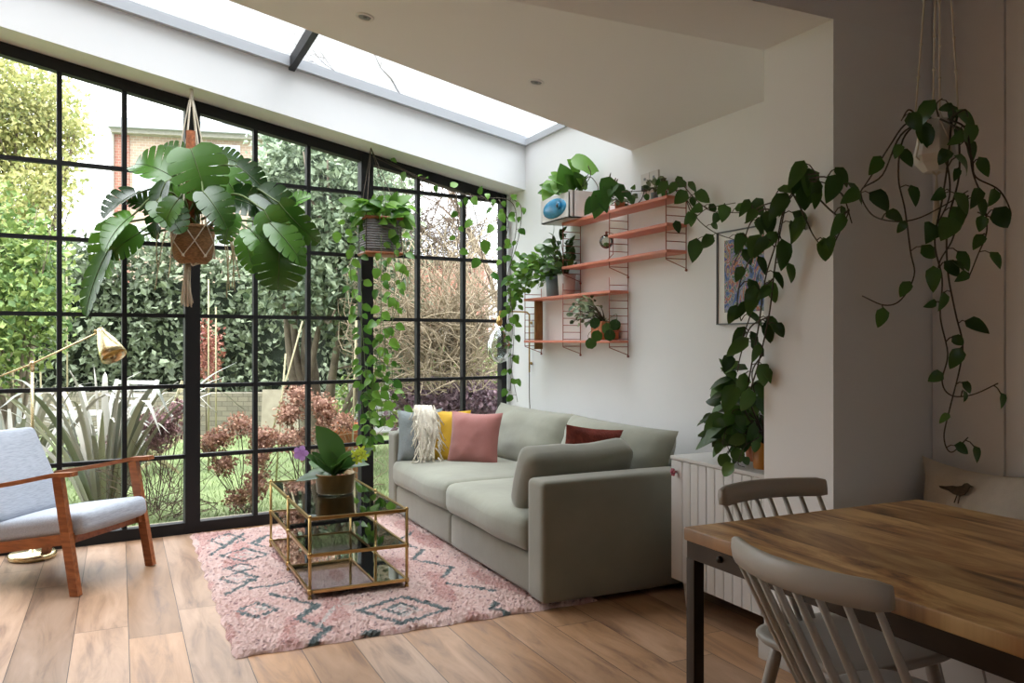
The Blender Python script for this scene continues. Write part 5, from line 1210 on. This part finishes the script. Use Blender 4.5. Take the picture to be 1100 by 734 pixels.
# hydrangeas with dried heads
def hydrangea(label, root_px, d, heads, m, group=None):
    c = Gp(root_px, d); t = plant_thing('hydrangea', label, 'shrub', c, group); sm = MB()
    for (px, py, r_) in heads:
        p = at(px, py, d+rnd(-.12, .12)); sm.tube(smooth_path([c+Vector((rnd(-.1, .1), rnd(-.1, .1), 0)), c.lerp(p, .5)+Vector((rnd(-.06, .06), 0, 0)), p], 4), .004, 5)
        hm = MB(); hm.cur = 0
        leaf_cloud(hm, [(p, (r_, r_, r_*.75))], 360, .030, thick=.2); hm.sphere(p, r_*.8, 8, (1, 1, .75)); hm.build('flower_head', m, t)
    for k in range(10):
        q = c+Vector((rnd(-.5, .5), rnd(-.2, .2), rnd(.3, .9))); sm.tube([c, c.lerp(q, .5)+UP*.05, q], .003, 4)
    sm.build('stems', M['twigd'], t)
hydrangea('hydrangea with brown dried flower heads outside the middle windows', 262, 6.9, [(236, 471, .085), (258, 456, .08), (280, 469, .10), (306, 472, .085), (240, 498, .075), (278, 492, .08), (276, 515, .075), (273, 528, .065), (254, 536, .06), (225, 477, .06), (282, 478, .06)], M['hyd'])
hydrangea('taller hydrangea with brown heads left of the potted plant outside', 330, 7.4, [(320, 424, .10), (313, 442, .10), (308, 448, .06), (345, 435, .10), (352, 446, .08), (324, 470, .08), (370, 454, .06), (350, 460, .06), (325, 484, .05)], M['hyd'])
hydrangea('hydrangea with rusty heads outside behind the armchair leg', 170, 7.0, [(172, 453, .11), (182, 462, .08), (128, 472, .07), (170, 474, .07), (192, 440, .04), (160, 456, .07)], M['hyd2'])
# dry twiggy shrub at the glass
c = at(170, 505, 6.6); tangle('dry_twig_shrub', 'dry brown twiggy stems just outside the glass by the armchair', Vector((c.x, c.y, .25)), (.45, .15, .40), 50, M['twigd'], .004, 21, .8)
c = at(370, 470, 6.9); tangle('twiggy_stems', 'dry pale stems outside beside the right window post', Vector((c.x, c.y, .3)), (.35, .15, .42), 40, M['twig'], .004, 22, .8)
# garden furniture
def slat_chair(label, px, d, rz, m, cat='garden chair', w_=.55):
    c = Gp(px, d); t = thing('garden_chair', label, cat, c, rz)
    for s_ in (-1, 1):
        b = MB(); b.bar((s_*w_/2, -.25, 0), (s_*w_/2, .3, .40), .04, .03); b.build('leg', m, t, local=True)
        b = MB(); b.bar((s_*w_/2, .25, 0), (s_*w_/2, -.2, .42), .04, .03); b.build('leg', m, t, local=True)
        b = MB(); b.bar((s_*w_/2, .2, .40), (s_*w_/2, .42, .98), .04, .03); b.build('back_post', m, t, local=True)
        b = MB(); b.bar((s_*w_/2, -.28, .60), (s_*w_/2, .28, .62), .05, .025); b.bar((s_*w_/2, -.24, .40), (s_*w_/2, -.24, .60), .04, .03); b.build('armrest', m, t, local=True)
    b = MB()
    for k in range(7): b.bar((-w_/2, -.26+.075*k, .42), (w_/2, -.26+.075*k, .42), .05, .018)
    b.build('seat', m, t, local=True)
    b = MB()
    for k in range(7): z = .50+.075*k; b.bar((-w_/2, .235+.083*k*.35, z), (w_/2, .235+.083*k*.35, z), .018, .045)
    b.build('backrest', m, t, local=True)
slat_chair('white slatted garden chair outside below the brass lamp shade', 120, 9.3, -YAW-.25, M['whitew'])
slat_chair('tan slatted garden chair tilted beside the white garden chair', 160, 9.0, -YAW-.9, M['bamboo'], w_=.42)
slat_chair('small white slatted garden chair outside behind the trailing pothos', 408, 9.5, -YAW+.5, M['whitew'], w_=.45)
c = Gp(85, 8.8); t = thing('garden_table', 'weathered grey slatted table outside beside the garden chairs', 'garden table', c)
b = MB()
for k in range(8): b.bar(c+Vector((-.5, -.35+.1*k, .66)), c+Vector((.5, -.35+.1*k, .66)), .08, .02)
b.build('tabletop', M['greyw'], t)
for (x, y) in ((-.42, -.3), (.42, -.3), (-.42, .3), (.42, .3)): b = MB(); b.bar(c+Vector((x, y, 0)), c+Vector((x, y, .65)), .05, .05, up=Vector((0, 1, 0))); b.build('leg', M['greyw'], t)
# pots
def gpot(label, px, d, r_, h, z=GZ):
    c = Gp(px, d, z); t = thing('terracotta_pot', label, 'plant pot', c); b = MB(); b.lathe([(r_*.7, 0), (r_, h*.85), (r_*1.1, h*.85), (r_*1.1, h), (r_*.9, h), (r_*.85, h*.8)], c, 20); b.build('pot', M['terra'], t)
    b = MB(); b.lathe([(0, h*.85), (r_*.9, h*.85), (0, h*.86)], c, 14); b.build('soil', M['soil'], t)
    sm, lm = MB(), MB(); bush(lm, sm, c+UP*(h+.12), (r_, r_, .13), 30, .08, .5, 'oval', root=c+UP*h*.85); lm.build('foliage', M['shrub_g'], t)
gpot('terracotta pot outside right of the tall hydrangea', 372, 8.2, .16, .62)
gpot('terracotta pot outside half hidden by the sofa arm', 438, 8.0, .16, .55)
# canes
cn = 0
for (px, d, y0, lean) in ((73, 9, 250, .02), (14, 8.5, 310, 0), (47, 8.8, 355, .05), (130, 8.4, 345, -.05), (224, 9, 300, 0), (232, 9, 330, 0), (278, 8.5, 345, -.45), (296, 8.2, 380, -.1), (377, 7.6, 340, -.05)):
    c = Gp(px, d); top = at(px, y0, d)+RT*(-lean); b = MB(); b.tube([c, top], .009, 6); cn += 1
    lab = ['bamboo cane against the hedge left of the lamp shade', 'bamboo cane at the far left edge before the hedge', 'short bamboo cane behind the lamp arm', 'bamboo cane behind the lamp shade',
           'taller bamboo cane right of the first window post', 'shorter bamboo cane right of the first window post', 'leaning bamboo cane below the monstera', 'short bamboo cane before the stone wall', 'bamboo cane left of the trailing pothos'][cn-1]
    tag(b.build('bamboo_cane', M['bamboo'], origin=tuple(c)), lab, 'cane', 'bamboo canes in the garden')
# stone slab leaning by the wall
c = Gp(300, 11.5); b = MB(); b.bar(c+UP*.0, c+UP*.75+FW*.1, .5, .1, up=FW); tag(b.build('standing_stone', mat('pale_stone', 'a79d8b', .95, var=.1)), 'pale upright stone standing on the lawn before the wall', 'stone')
